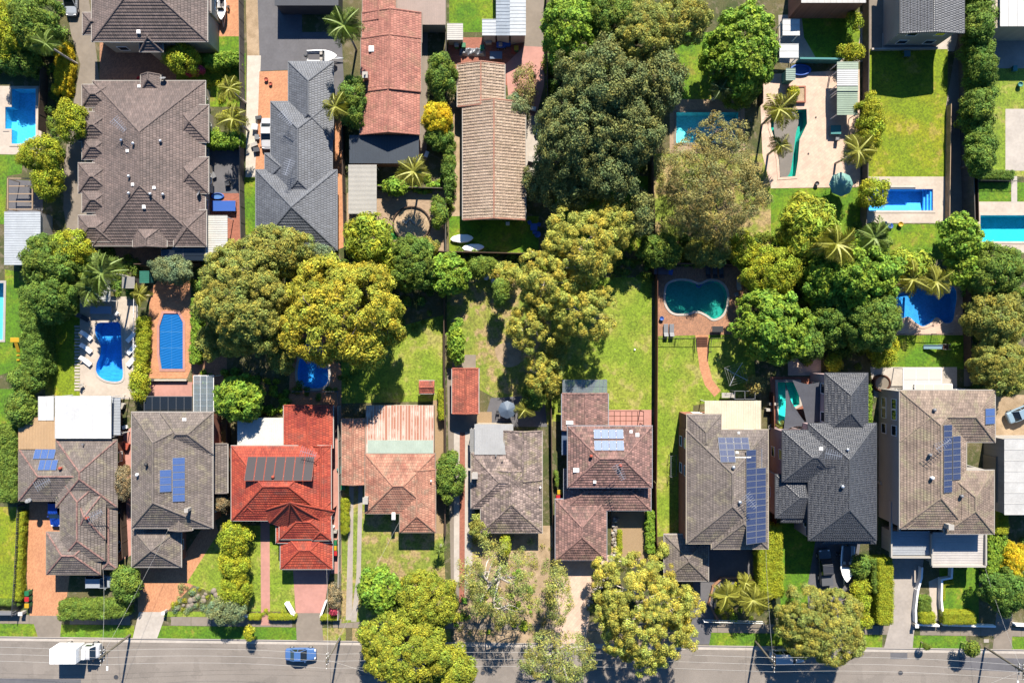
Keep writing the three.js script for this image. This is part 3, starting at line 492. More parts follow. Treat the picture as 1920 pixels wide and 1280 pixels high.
{
  const hole = [P2([-15000, kerbY(-15000)]), P2([17000, kerbY(17000)]), P2([17000, kerbY(17000) + roadW]), P2([-15000, kerbY(-15000) + roadW])];
  structure('ground', flat([[-1700, -1700], [1700, -1700], [1700, 1700], [-1700, 1700]].map(p => new THREE.Vector2(...p)), [hole, ...Object.values(PL).map(p => p.hole)], 0), M.soil);
  const road = [P2([-15000, kerbY(-15000) + 1]), P2([17000, kerbY(17000) + 1]), P2([17000, kerbY(17000) + roadW - 1]), P2([-15000, kerbY(-15000) + roadW - 1])];
  structure('road', flat(road, [], -.13, .12), M.asphalt);
  for (const [n, d0, d1] of [['gutter', 1.5, 8], ['gutter', roadW - 8, roadW - 1.5]]) structure(n, flat([P2([-3000, kerbY(-3000) + d0]), P2([5000, kerbY(5000) + d0]), P2([5000, kerbY(5000) + d1]), P2([-3000, kerbY(-3000) + d1])], [], -.124), M.paleconcrete);
  for (const d of [0, roadW]) { const a = G(-3000, kerbY(-3000) + d), b = G(5000, kerbY(5000) + d); structure('kerb', bar(a.setY(-.065), b.setY(-.065), .16, .15), M.concrete); }
  // repair patches and cable trenches in the asphalt
  for (const [p, c] of [[[[1671, 1224], [1703, 1224], [1703, 1236], [1671, 1236]], 'tarmac'], [[[-20, 1272], [150, 1274], [150, 1300], [-20, 1300]], 'tarmac'], [[[1800, 1232], [1960, 1236], [1960, 1262], [1800, 1256]], 'tarmac']]) structure('road_patch', flat(p.map(P2), [], -.126), M[c]);
  const seam = std(new THREE.Color(.05, .048, .045), { roughness: 1 });
  for (const q of [[[0, 1263], [120, 1266], [270, 1262], [420, 1257], [560, 1257], [720, 1268]], [[0, 1270], [160, 1275], [300, 1269], [430, 1265], [600, 1268]], [[120, 1212], [300, 1213], [500, 1216]], [[1080, 1258], [1300, 1256], [1500, 1262], [1900, 1270]]]) structure('road_crack', tube(q.map(p => G(...p).setY(-.131)), .014, .014, 4, 40), seam);
}
// front verge: footpath slab run, grass strips, driveway aprons
for (let x = -60; x < 1980; x += 38) { const y = 1151.5 + .0128 * (x + 19); if ((x > 60 && x < 100) || (x > 240 && x < 300) || (x > 545 && x < 600) || (x > 1650 && x < 1710)) continue; sheet('footpath', M.oldconcrete, [[x, y], [x + 37.4, y + .5], [x + 37.4, y + 17], [x, y + 16.5]]); }
for (const [a, b, m] of [[-60, 70, 'lush'], [111, 251, 'lush'], [294, 557, 'lush'], [601, 648, 'dry'], [660, 845, 'dry'], [850, 1040, 'litter'], [1100, 1300, 'litter'], [1330, 1655, 'lush'], [1712, 1812, 'lush'], [1898, 1980, 'lush']]) sheet('verge', M[m], [[a, 1169 + .0128 * a], [b, 1169 + .0128 * b], [b, 1192.4 + .0128 * b], [a, 1192.4 + .0128 * a]]);
const SH = [
  // upper row
  ['driveway', 'oldconcrete', [[116, -40], [160, -40], [172, 40], [180, 100], [185, 152], [165, 180], [168, 300], [175, 462], [130, 462], [118, 390], [120, 300], [136, 200], [150, 120], [132, 62]]],
  ['courtyard', 'brickbrown', [[186, 60], [330, 60], [330, 158], [186, 158]]],
  ['lawn', 'lush', [[330, 100], [460, 100], [460, 200], [392, 200], [330, 158]]],
  ['paving', 'brickorange', [[395, -20], [452, -20], [450, 70], [405, 70]]],
  ['lawn', 'lush', [[402, 68], [448, 68], [450, 105], [396, 108]]],
  ['side_yard', 'tarmac', [[386, 270], [455, 270], [455, 362], [386, 362]]],
  ['paving', 'brickred', [[386, 362], [455, 362], [455, 460], [386, 460]]],
  ['courtyard', 'brickbrown', [[160, 455], [430, 455], [430, 500], [200, 500], [175, 480]]],
  ['pool_deck', 'cream', [[-30, 161], [77, 161], [77, 285], [45, 290], [-30, 288]]],
  ['lawn', 'lush', [[-30, 290], [42, 290], [40, 325], [12, 330], [8, 420], [-30, 420]]],
  ['stepping_court', 'tarmac', [[14, 336], [78, 340], [80, 400], [14, 400]]],
  ['lawn', 'lush', [[8, 505], [50, 512], [42, 690], [-30, 712], [-30, 640], [8, 640]]],
  ['lawn', 'lush', [[-30, 730], [36, 728], [30, 830], [-30, 830]]],
  ['lawn', 'golden', [[80, 560], [149, 560], [149, 742], [84, 742]]],
  ['pool_deck', 'cream', [[149, 556], [257, 556], [257, 748], [149, 748]]],
  ['pool_deck', 'brickorange', [[280, 545], [300, 520], [357, 520], [358, 690], [350, 709], [274, 709], [278, 640]]],
  ['paving', 'pinkpave', [[272, 716], [360, 716], [360, 745], [272, 745]]],
  ['terrace', 'brickbrown', [[360, 640], [425, 640], [425, 720], [360, 720]]],
  ['dirt_strip', 'litter', [[460, -20], [483, -20], [487, 104], [463, 104]]],
  ['driveway', 'tarmac', [[482, -20], [566, -20], [566, 130], [487, 133]]],
  ['gravel_strip', 'whitegravel', [[463, 104], [489, 104], [485, 200], [483, 300], [477, 332], [460, 332]]],
  ['paving', 'brickorange', [[486, 134], [545, 132], [548, 200], [520, 210], [515, 310], [478, 322], [484, 200]]],
  ['lawn', 'lush', [[458, 332], [482, 332], [482, 440], [458, 440]]],
  ['side_path', 'brickorange', [[618, 195], [640, 195], [648, 462], [628, 470], [540, 470], [540, 452], [626, 452]]],
  ['courtyard', 'tarmac', [[560, 60], [640, 60], [646, 180], [624, 180], [566, 118]]],
  ['side_path', 'oldconcrete', [[784, 60], [802, 60], [800, 300], [785, 300]]],
  ['deck', 'timber', [[650, 362], [700, 352], [836, 355], [838, 470], [790, 474], [720, 468], [700, 420], [650, 420]]],
  ['lawn', 'lush', [[842, -20], [930, -20], [930, 60], [842, 60]]],
  ['patio', 'brickred', [[840, 70], [985, 70], [1000, 130], [950, 160], [840, 125]]],
  ['side_path', 'pinkpave', [[948, 120], [985, 85], [1022, 85], [1020, 160], [1000, 240], [955, 205]]],
  ['driveway', 'oldconcrete', [[983, -30], [1020, -30], [1020, 88], [983, 86]]],
  ['side_yard', 'litter', [[842, 190], [870, 190], [870, 415], [842, 415]]],
  ['lawn', 'lush', [[842, 405], [1010, 405], [1010, 475], [842, 475]]],
  ['patio', 'paleconcrete', [[982, 212], [1024, 225], [1024, 326], [982, 330]]],
  ['lawn', 'lush', [[1040, 330], [1215, 330], [1215, 470], [1040, 470]]],
  ['lawn', 'lush', [[1240, 60], [1340, 60], [1334, 186], [1258, 186]]],
  ['pool_deck', 'timber', [[1256, 186], [1396, 186], [1398, 288], [1256, 288]]],
  ['lawn', 'dry', [[1225, 288], [1452, 288], [1448, 486], [1225, 486]]],
  ['pool_terrace', 'pinktile', [[1424, 140], [1612, 130], [1614, 350], [1446, 353], [1430, 290]]],
  ['lawn', 'lush', [[1446, 353], [1614, 352], [1614, 460], [1446, 460]]],
  ['terrace', 'concrete', [[1460, 28], [1618, 22], [1620, 116], [1462, 118]]],
  ['round_lawn', 'lush', [[1504, 34], [1600, 28], [1614, 60], [1608, 100], [1560, 118], [1530, 108], [1508, 70]]],
  ['driveway', 'oldconcrete', [[1621, -30], [1690, -30], [1690, 70], [1652, 112], [1621, 112]]],
  ['terrace', 'paleconcrete', [[1655, 62], [1800, 62], [1790, 96], [1655, 96]]],
  ['lawn', 'golden', [[1630, 92], [1778, 92], [1776, 332], [1626, 332]]],
  ['pool_deck', 'cream', [[1616, 331], [1772, 331], [1774, 418], [1616, 418]]],
  ['netted_lawn', 'lush', [[1660, 420], [1784, 420], [1784, 486], [1660, 486]]],
  ['side_lane', 'oldconcrete', [[1774, 200], [1796, 70], [1816, 420], [1778, 420]]],
  ['forecourt', 'concrete', [[1858, 66], [1960, 66], [1960, 128], [1862, 128]]],
  ['lawn', 'mown', [[1848, 128], [1960, 128], [1960, 335], [1848, 325]]],
  ['patio', 'paleconcrete', [[1886, 204], [1960, 204], [1960, 320], [1886, 320]]],
  ['lawn', 'lush', [[1824, 342], [1960, 342], [1960, 380], [1824, 380]]],
  ['pool_terrace', 'cream', [[1824, 378], [2000, 378], [2000, 474], [1824, 474]]],
  ['side_path', 'paleconcrete', [[1897, 330], [1908, 330], [1908, 380], [1897, 380]]],
  // middle yards
  ['lawn', 'mown', [[640, 640], [832, 590], [832, 752], [640, 756]]],
  ['patio', 'brickorange', [[546, 625], [628, 625], [640, 700], [640, 770], [540, 770]]],
  ['lawn', 'dry', [[838, 500], [1034, 500], [1036, 800], [838, 700]]],
  ['round_bed', 'litter', [[930, 650], [955, 642], [975, 655], [975, 680], [950, 688], [932, 672]], 1],
  ['patio', 'tarmac', [[920, 746], [1020, 740], [1026, 800], [905, 800]]],
  ['patio', 'gravel', [[886, 772], [922, 772], [922, 796], [886, 796]]],
  ['shed_apron', 'oldconcrete', [[848, 665], [892, 665], [892, 692], [848, 692]]],
  ['lawn', 'mown', [[1034, 520], [1222, 520], [1222, 780], [1034, 790]]],
  ['patio', 'pinkpave', [[1140, 768], [1222, 768], [1222, 800], [1140, 800]]],
  ['pool_deck', 'brickbrown', [[1230, 500], [1396, 500], [1392, 632], [1230, 632]]],
  ['lawn', 'mown', [[1230, 630], [1410, 626], [1420, 740], [1300, 760], [1290, 1000], [1232, 1006]]],
  ['garden_path', 'brickorange', [[1304, 628], [1329, 628], [1328, 680], [1336, 712], [1352, 732], [1340, 744], [1322, 722], [1312, 690]]],
  ['patio', 'pinktile', [[1478, 655], [1540, 655], [1540, 704], [1478, 704]]],
  ['patio', 'brickred', [[1444, 706], [1552, 706], [1552, 812], [1452, 812]]],
  ['pool_deck', 'pinktile', [[1660, 526], [1806, 524], [1806, 628], [1660, 628]]],
  ['lawn', 'lush', [[1655, 628], [1808, 628], [1808, 692], [1655, 692]]],
  ['terrace', 'paleconcrete', [[1632, 688], [1795, 688], [1795, 740], [1640, 745]]],
  ['side_path', 'oldconcrete', [[1808, 616], [1825, 616], [1825, 724], [1808, 724]]],
  ['side_yard', 'litter', [[1850, 740], [1960, 740], [1960, 860], [1850, 880]]],
  // front yards
  ['lawn', 'golden', [[-40, 950], [46, 950], [40, 1122], [-40, 1122]]],
  ['driveway', 'brickorange', [[55, 930], [116, 930], [118, 1070], [130, 1078], [120, 1154], [55, 1154], [49, 1080]]],
  ['side_path', 'pinkpave', [[205, 830], [246, 800], [246, 1040], [208, 1062]]],
  ['apron', 'oldconcrete', [[58, 1154], [116, 1154], [112, 1193.8], [70, 1193.8]]],
  ['driveway', 'brickorange', [[258, 1040], [345, 1040], [398, 960], [410, 1000], [372, 1086], [312, 1147], [258, 1147]]],
  ['apron', 'paleconcrete', [[260, 1147], [312, 1147], [294, 1196.4], [248, 1196.4]]],
  ['lawn', 'mown', [[350, 1092], [408, 1000], [470, 985], [552, 985], [552, 1146], [395, 1146], [395, 1110]]],
  ['lawn', 'mown', [[312, 1146], [400, 1146], [400, 1156], [306, 1156]]],
  ['garden_path', 'pinkpave', [[488, 970], [505, 970], [506, 1172], [489, 1172]]],
  ['driveway', 'pinkpave', [[548, 1050], [622, 1050], [606, 1149], [554, 1149]]],
  ['apron', 'oldconcrete', [[554, 1149], [602, 1149], [606, 1200.6], [556, 1200.6]]],
  ['side_path', 'pinkpave', [[614, 760], [640, 760], [640, 1075], [620, 1075]]],
  ['lawn', 'dry', [[640, 905], [686, 905], [830, 985], [838, 1150], [640, 1168]]],
  ['wheel_track', 'concrete', [[655, 908], [663, 908], [660, 1162], [648, 1162]]],
  ['wheel_track', 'concrete', [[672, 908], [680, 908], [676, 1090], [668, 1165], [658, 1165], [668, 1080]]],
  ['side_path', 'gravel', [[812, 750], [834, 750], [834, 1000], [814, 1000]]],
  ['side_path', 'oldconcrete', [[838, 690], [900, 690], [890, 850], [890, 1000], [870, 1110], [846, 1130]]],
  ['wheel_track', 'paleconcrete', [[851, 810], [862, 810], [861, 1090], [851, 1090]]],
  ['wheel_track', 'brickred', [[862, 810], [872, 810], [871, 1130], [861, 1130]]],
  ['wheel_track', 'paleconcrete', [[872, 810], [884, 810], [886, 1060], [871, 1120]]],
  ['front_garden', 'litter', [[884, 985], [1036, 985], [1040, 1170], [846, 1166], [870, 1120], [886, 1060]]],
  ['driveway', 'pinktile', [[1040, 1040], [1150, 1040], [1110, 1120], [1098, 1206], [1040, 1206]]],
  ['gravel_yard', 'gravel', [[1146, 950], [1216, 950], [1216, 1050], [1146, 1050]]],
  ['driveway', 'tarmac', [[1290, 1010], [1420, 1010], [1420, 1080], [1345, 1120], [1330, 1208], [1290, 1208], [1300, 1100]]],
  ['lawn', 'lush', [[1464, 960], [1540, 960], [1525, 1100], [1510, 1150], [1464, 1150]]],
  ['driveway', 'tarmac', [[1530, 1010], [1615, 1010], [1600, 1120], [1590, 1212], [1520, 1212], [1514, 1102]]],
  ['driveway', 'concrete', [[1674, 1030], [1735, 1030], [1714, 1190], [1712, 1214], [1658, 1214], [1672, 1160]]],
  ['lawn', 'lush', [[1762, 1050], [1836, 1050], [1836, 1168], [1762, 1168]]],
  ['front_path', 'cream', [[1742, 1090], [1764, 1080], [1766, 1160], [1748, 1168]]],
  ['driveway', 'oldconcrete', [[1870, 1140], [1900, 1140], [1898, 1217], [1862, 1217]]],
];
for (const [n, m, p, sm] of SH) sheet(n, M[m], p, { smooth: sm, ang: .1 + (p[0][0] % 7) * .2 });
const aquaTile = new THREE.Color(.30, .62, .80), deepBlue = new THREE.Color(.14, .5, .85), tealTile = new THREE.Color(.16, .5, .46);
const wBlue = waterMat(.5, .84, .97), wDeep = waterMat(.42, .74, .95), wTeal = waterMat(.35, .7, .64), wAqua = waterMat(.45, .9, .94);
pool(PL.corner, 'bright blue pool with a square side notch and cream deck', new THREE.Color(.22, .68, .88), wBlue, M.cream);
pool(PL.kidney, 'royal blue curved pool between two rows of white sun loungers', deepBlue, wDeep, M.paleconcrete, { steps: [180, 694, 229, 716], cope: .25 });
pool(PL.covered, 'eight-sided pool under a blue cover on orange brick deck', aquaTile, null, M.pinkpave, { cope: .3 });
pool(PL.leafy, 'small blue pool half hidden by the yellow-green tree', new THREE.Color(.12, .5, .85), wDeep, M.paleconcrete);
pool(PL.lap, 'narrow pale lap pool beside the lawn with the yellow toy', new THREE.Color(.4, .66, .75), wAqua, M.offwhite);
pool(PL.wide, 'rectangular turquoise pool seen through the brownish tree', new THREE.Color(.45, .8, .84), wAqua, M.oldconcrete);
pool(PL.bent, 'bent green pool half covered with a grey sheet on pink terrace', new THREE.Color(.10, .55, .5), wTeal, M.pinktile);
pool(PL.lane, 'rectangular blue pool with a rolled cover below the golden lawn', new THREE.Color(.2, .52, .88), wBlue, M.cream, { steps: [1738, 354, 1750, 395], sdir: 'x' });
pool(PL.aqua, 'aqua pool in a cream terrace beside the tall hedge row', new THREE.Color(.08, .62, .7), wAqua, M.cream);
pool(PL.bean, 'dark green bean-shaped pool with white stone edge on brown brick', new THREE.Color(.09, .46, .44), wTeal, M.paleconcrete, { cope: .28 });
pool(PL.scallop, 'dark blue pool with a scalloped edge behind the slide lawn', new THREE.Color(.14, .40, .62), wDeep, M.pinktile);
pool(PL.jade, 'jade green pool under the grey shade sails', new THREE.Color(.10, .62, .52), wAqua, M.paleconcrete);
{ // covers lying on the water
  const cov = std(base(20, 128, 214), { roughness: .4, bumpMap: sized(tex(256, (u, v) => .5 + .5 * Math.sin(v * 50 + 4 * fbm(u, v, 6, 301, 3)) * fbm(u, v, 5, 305, 3), false), 3), bumpScale: .05 });
  const q = PL.covered, t = thing('pool_cover', 'blue bubble cover floating on the eight-sided pool', 'pool cover', V(q.c.x, 0, q.c.y));
  const zs = [587, 623, 660, 692]; const o = offset(q.o, -.06); part('sheet', local(flat(o, [], -.055), t), cov, t);
  for (const y of [622, 652]) part('seam', local(bar(G(300, y).setY(-.05), G(342, y).setY(-.05), .05, .02), t), std(base(90, 170, 235)), t);
  part('seam', local(bar(G(321, 592).setY(-.052), G(321, 690).setY(-.052), .04, .018), t), std(base(60, 150, 225)), t);
  const g = smooth([[1464, 212], [1490, 210], [1498, 226], [1493, 250], [1488, 290], [1478, 330], [1464, 331], [1462, 300], [1455, 262], [1452, 232]].map(P2), 5);
  single('pool_cover', 'grey sagging cover over the bent green pool', 'pool cover', flat(g, [], -.06).translate(-G(1475, 270).x, 0, -G(1475, 270).z), paint(150, 140, 128, { map: sized(fine, 3) }), V(G(1475, 270).x, 0, G(1475, 270).z));
}
// ---------- houses ----------
const HS = {};
HS.a = house('brown_tiled_house', 'two-storey brown tiled house with cream walls above the paved court', { t: 'brown', w: 'creamwall', b: [[172, -120, 388, 77, 5.2, 'z', 'hh', .36], [155, 24, 200, 64, 4.6, 'x', 'hh', .5], [262, 50, 304, 96, 4.4, 'z', 'hh', .7], [340, -90, 394, 22, 4.9, 'z', 'hh', .4]], x: [['skylight', 260, 60, .5, .5]] });
HS.b = house('brown_tiled_house', 'long brown tiled house with pyramid bays down both sides', { t: 'brown', w: 'creamwall', b: [[174, 152, 384, 460, 2.9, 'z', 'hh', .34],
  [154, 159, 204, 200, 3, 'x', 'hh', .5], [147, 210, 208, 264, 3, 'x', 'hh', .42], [154, 258, 204, 298, 3, 'x', 'hh', .5], [147, 306, 208, 361, 3, 'x', 'hh', .42], [154, 356, 204, 397, 3, 'x', 'hh', .5], [147, 404, 208, 452, 3, 'x', 'hh', .42],
  [330, 197, 390, 266, 3.05, 'x', 'hh', .4], [330, 295, 390, 362, 3.05, 'x', 'hh', .4], [326, 394, 386, 461, 3.0, 'x', 'hh', .36], [249, 418, 312, 463, 3, 'z', 'hg', .5], [264, 140, 300, 170, 2.9, 'z', 'gh', .6]],
  x: [['antenna', 236, 240, .8], ['vent', 229, 264], ['vent', 251, 270], ['skylight', 239, 283, .4, .4], ['vent', 302, 265], ['vent', 243, 331], ['skylight', 249, 346, .4, .4], ['vent', 243, 363], ['vent', 283, 364], ['skylight', 289, 352, .4, .4], ['vent', 307, 365], ['skylight', 270, 388, .45, .5], ['dish', 308, 150, 0], ['dish', 376, 364, 1], ['skylight', 261, 162, .4, .4]] });
HS.c = house('grey_tiled_house', 'slate grey tiled house stepping out in three hipped blocks', { t: 'slate', w: 'creamwall', g: 'grey', b: [[480, 319, 631, 468, 2.8, 'z', 'hh', .42], [508, 191, 622, 400, 2.75, 'z', 'hh', .42], [541, 116, 624, 260, 2.7, 'z', 'hh', .42], [497, 288, 560, 340, 2.7, 'z', 'hh', .3]], x: [['antenna', 544, 228, .9], ['antenna', 548, 318, 1.9]] });
HS.d = house('salmon_tiled_house', 'long faded salmon tiled house with brick chimney and dark metal annex', { t: 'salmon', w: 'brickwall', g: 'oldconcrete', b: [[675, 166, 787, 252, 3.2, 'z', 'gg', .34], [677, 72, 789, 172, 3.3, 'z', 'gg', .34], [679, 24, 790, 80, 3.2, 'z', 'gg', .34], [680, -60, 742, 40, 3.2, 'z', 'gg', .36]], x: [['skylight', 697, 92, .8, .8], ['chimney', 688, 147, .6, .7]] });
HS.e = house('tan_tiled_house', 'tan ribbed tile gable house with terracotta ridge', { t: 'tan', cap: 'orange', w: 'creamwall', rolls: .43, rollh: .07, b: [[868, 192, 985, 412, 2.9, 'z', 'gg', .36], [858, 120, 946, 200, 2.75, 'z', 'gg', .32]] });
HS.f = house('dark_roofed_house', 'white two-storey house with a dark charcoal roof above the golden lawn', { t: 'black', w: 'offwhite', g: 'darkgrey', b: [[1689, -110, 1808, 62, 5.6, 'z', 'gg', .12]], x: [] });
HS.g = house('red_tiled_house', 'bright red tiled house with a faceted turret roof', { t: 'redbright', w: 'brickwall', g: 'offwhite', b: [[434, 836, 620, 975, 3.4, 'x', 'hh', .46], [586, 836, 620, 1012, 3.4, 'z', 'gh', .5], [524, 940, 620, 1010, 3.4, 'x', 'hh', .4], [446, 934, 490, 970, 3.4, 'z', 'gh', .55], [532, 760, 624, 840, 3, 'z', 'gg', .14], [518, 985, 622, 1017, 2.9, 'x', 'hh', .3], [526, 990, 623, 1066, 2.5, 'x', 'hh', .34]], x: [['ball', 513, 893], ['antenna', 583, 845, .3]],
  m: [[445, 783, 532, 835, 2.6, 2.8, 'z', sheetmetal(255, 252, 244), .3]] });
HS.h = house('orange_tiled_house', 'weathered orange tiled house with a rusty corrugated rear roof', { t: 'orange', w: 'brickwall', g: 'oldconcrete', b: [[685, 851, 815, 962, 2.9, 'x', 'hh', .42], [750, 880, 816, 997, 2.9, 'z', 'gh', .42]], x: [['plaster', 688, 935, .6, .8], ['pipe', 809, 900, 'white'], ['skylight', 738, 967, .5, 1]] });
HS.i = house('mottled_tiled_house', 'mottled grey-pink tiled house with grey metal rear roof', { t: 'mauve', cap: 'mauve', lift: .1, w: 'creamwall', b: [[884, 849, 1016, 952, 2.9, 'x', 'hh', .42], [902, 880, 1016, 998, 2.9, 'z', 'gh', .42], [944, 808, 1016, 900, 2.95, 'z', 'gg', .42]], x: [['plaster', 891, 889, .7, .7], ['pipe', 1013, 912, 'white'], ['pipe', 942, 862, 'oldconcrete'], ['pipe', 930, 853]] });
HS.j = house('mottled_brown_house', 'mottled brown tiled two-level house with a lower garage roof', { t: 'mauve2', lift: .1, w: 'brickwall', g: 'bluewall', b: [[1065, 799, 1222, 913, 4.6, 'x', 'hh', .42], [1058, 880, 1220, 956, 2.8, 'x', 'hh', .3], [1042, 936, 1137, 1049, 2.7, 'z', 'hh', .42], [1054, 738, 1140, 806, 2.9, 'z', 'gg', .12]], x: [['ball', 1108, 854], ['ball', 1163, 872], ['skylight', 1081, 881, .9, .6], ['skylight', 1068, 792, 1, .5], ['skylight', 1115, 903, .4, .4], ['skylight', 1183, 809, .4, .4], ['skylight', 1195, 815, .5, .5], ['antenna', 1158, 878, 1.1]] });
HS.k = house('brown_brick_house', 'tall brown tiled brick house with a faceted bay and long solar strip', { t: 'greybrown', w: 'brickwall', g: 'creamwall', eave: .15, b: [[1288, 806, 1440, 1018, 5.6, 'z', 'hh', .42], [1289, 777, 1352, 860, 5.55, 'z', 'hh', .42], [1335, 940, 1440, 1028, 5.6, 'z', 'gh', .42]], x: [['ball', 1374, 875, 'silver'], ['ball', 1386, 940, 'silver'], ['antenna', 1398, 932, .9], ['skylight', 1385, 811, .3, .3], ['skylight', 1382, 848, .4, .3]] });
HS.l = house('charcoal_tiled_house', 'charcoal tiled house with pink side walls and many hips', { t: 'black', w: 'pinkwall', g: 'darkgrey', eave: .15, rolls: .3, rollh: .05, b: [[1517, 794, 1643, 1012, 5.6, 'z', 'hh', .46], [1468, 807, 1572, 902, 5.5, 'x', 'hh', .46], [1548, 700, 1627, 812, 5.4, 'z', 'hh', .46], [1455, 890, 1560, 970, 4.6, 'x', 'hg', .3], [1514, 880, 1612, 1002, 5.1, 'z', 'gh', .4], [1542, 998, 1642, 1018, 4.2, 'x', 'hh', .3], [1466, 950, 1530, 978, 4.2, 'x', 'hh', .25]], x: [['skylight', 1539, 841, .5, .4], ['antenna', 1550, 848, .2], ['vent', 1588, 842], ['ball', 1578, 911, 'silver'], ['skylight', 1632, 936, .4, .4]] });
HS.m = house('beige_tiled_house', 'beige tiled two-storey house with white side walls and central solar panels', { t: 'beige', w: 'offwhite', eave: .12, g: 'offwhite', b: [[1688, 732, 1866, 828, 6, 'x', 'hh', .4], [1688, 732, 1812, 990, 6, 'z', 'hh', .4], [1772, 882, 1864, 1000, 6, 'z', 'hh', .4], [1701, 900, 1780, 990, 6, 'z', 'gh', .3]], x: [['antenna', 1752, 830, -.6], ['ball', 1742, 852, 'grey'], ['ball', 1746, 895, 'white'], ['ball', 1801, 929, 'grey'], ['ball', 1750, 768, 'grey'], ['plaster', 1774, 984, .6, .6]] });
HS.n = house('grey_brown_house', 'grey-brown tiled house with two blue solar arrays and a front garage', { t: 'greybrown', w: 'brickwall', g: 'offwhite', b: [[247, 773, 398, 989, 4.2, 'z', 'hh', .52, .35], [300, 773, 398, 850, 4.35, 'x', 'hh', .5], [316, 900, 360, 994, 4.2, 'z', 'gg', .3], [247, 990, 339, 1062, 2.7, 'z', 'hh', .45], [380, 832, 426, 924, 3, 'z', 'gg', .12]], x: [['ball', 276, 870, 'black'], ['ball', 259, 889, 'white'], ['skylight', 346, 786, .5, .4], ['plaster', 356, 953, .4, .4]] });
HS.o = house('brown_tiled_house', 'rambling brown tiled house with white flat rear roofs', { t: 'greybrown', cap: 'mauve2', w: 'brickwall', g: 'oldconcrete', b: [[35, 842, 200, 938, 3.0, 'x', 'hh', .4], [105, 825, 218, 950, 3.2, 'z', 'hh', .4], [113, 896, 195, 1050, 3.4, 'z', 'hh', .42], [87, 998, 187, 1076, 3.0, 'x', 'hh', .44], [192, 940, 218, 1066, 2.7, 'z', 'hh', .3], [140, 920, 196, 1010, 3.5, 'x', 'hh', .42]], x: [['ball', 115, 877], ['ball', 166, 970], ['pipe', 158, 832], ['antenna', 94, 902, -.5], ['antenna', 190, 960, -.5], ['dish', 57, 938, 0]],
  m: [[102, 742, 208, 822, 3.9, 3.7, 'z', sheetmetal(255, 255, 255), 3], [71, 743, 100, 788, 3.3, 3.2, 'z', sheetmetal(255, 255, 255), 3], [34, 782, 103, 842, 3.1, 3.2, 'z', sheetmetal(228, 190, 146), .22], [209, 745, 225, 815, 2.9, 2.8, 'x', sheetmetal(200, 206, 214), .4]] });
HS.p = house('small_tiled_garage', 'orange tiled garage beside the red house fence', { cat: 'garage', t: 'orange', w: 'brickwall', g: 'oldconcrete', b: [[641, 785, 684, 908, 2.5, 'z', 'gg', .25]] });
HS.q = house('tiled_garden_shed', 'terracotta tiled garden shed on the long narrow lot', { cat: 'shed', t: 'terracotta', w: 'creamwall', eave: .15, b: [[848, 691, 897, 775, 2.4, 'z', 'gg', .3]] });
HS.r = house('small_tiled_garage', 'brown hipped front garage below the tall brick house', { cat: 'garage', t: 'greybrown', w: 'brickwall', b: [[1246, 1002, 1328, 1088, 2.7, 'z', 'hh', .42]] });
HS.s = house('tiled_outhouse', 'tiny terracotta tiled outhouse at the lawn edge', { cat: 'outhouse', t: 'terracotta', w: 'offwhite', eave: .1, b: [[787, 714, 813, 737, 2.2, 'x', 'gg', .4]] });
// the facetted turret of the red house: a many-sided tiled cone
{
  const t = HS.g, C = G(558, 958, 3.4), R = 5.3, P = [], apex = V(C.x, 6.9, C.z - 2.0);
  for (let i = 0; i <= 5; i++) { const a = Math.PI * (.06 + .88 * i / 5); P.push(V(C.x - Math.cos(a) * R, 3.46, C.z - .6 + Math.sin(a) * R * .62)); }
  const faces = []; for (let i = 0; i < 5; i++) faces.push([P[i], P[i + 1], apex]);
  const r = part('turret_roof', local(soup(faces.map(f => f.map(v => v.clone().setY(v.y - .03)))), t), M.offwhite, t);
  part('roof_tiles', local(merge(faces.map(f => courses(f, TILEV, .045))), t), T.redbright, r, 'stuff');
  for (const p of P) part('ridge_cap', local(capGeo(p.clone().setY(p.y + .04), apex.clone().setY(apex.y + .04)), t), T.redbright, r);
  const g = []; for (let i = 0; i < 5; i++) g.push(bar(P[i].clone().setY(3.4), P[i + 1].clone().setY(3.4), .12, .12)); part('gutter', local(merge(g), t), M.offwhite, t);
  const w = []; for (let i = 0; i < 5; i++) { const k = p => V(C.x + (p.x - C.x) * .9, 0, C.z - .6 + (p.z - C.z + .6) * .88), a = k(P[i]), b = k(P[i + 1]); w.push([a.clone().setY(3.35), a, b, b.clone().setY(3.35)]); } part('wall', local(soup(w), t), M.brickwall, t);
}
// metal-roofed rooms and sheds that belong to houses
metalRoof(HS.d, 655, 253, 785, 306, 2.9, 2.6, 'z', sheetmetal(74, 84, 96), .4, M.brickwall);
metalRoof(HS.d, 653, 309, 706, 400, 2.5, 2.5, 'z', sheetmetal(232, 226, 214), .18, null, 'x');
metalRoof(HS.h, 686, 760, 813, 850, 2.5, 2.8, 'z', new THREE.MeshStandardMaterial({ map: sized(tex(512, (u, v) => { const a = fbm(u, v, 7, 401, 5), f = u * 22 % 1, s = hash(Math.floor(u * 22), 1, 403), k = cl((a * .7 + s * .35 - .28) * 4) * (f < .62 ? 1 : .25); return mixc([.42, .36, .3], [.27, .11, .065], k); }), 9), roughness: .8 }), .3, M.creamwall);
metalRoof(HS.h, 690, 825, 812, 849.5, 2.78, 2.9, 'z', sheetmetal(206, 222, 206), .24, null);
metalRoof(HS.i, 890, 795, 962, 852, 3.0, 3.15, 'z', sheetmetal(206, 206, 206), .24, M.creamwall);
metalRoof(HS.i, 881, 804, 890, 846, 2.4, 2.6, 'x', sheetmetal(190, 188, 184), .3, null, 'x');
metalRoof(HS.k, 1322, 751, 1427, 808, 2.9, 3.1, 'z', sheetmetal(250, 240, 212), .35, null);
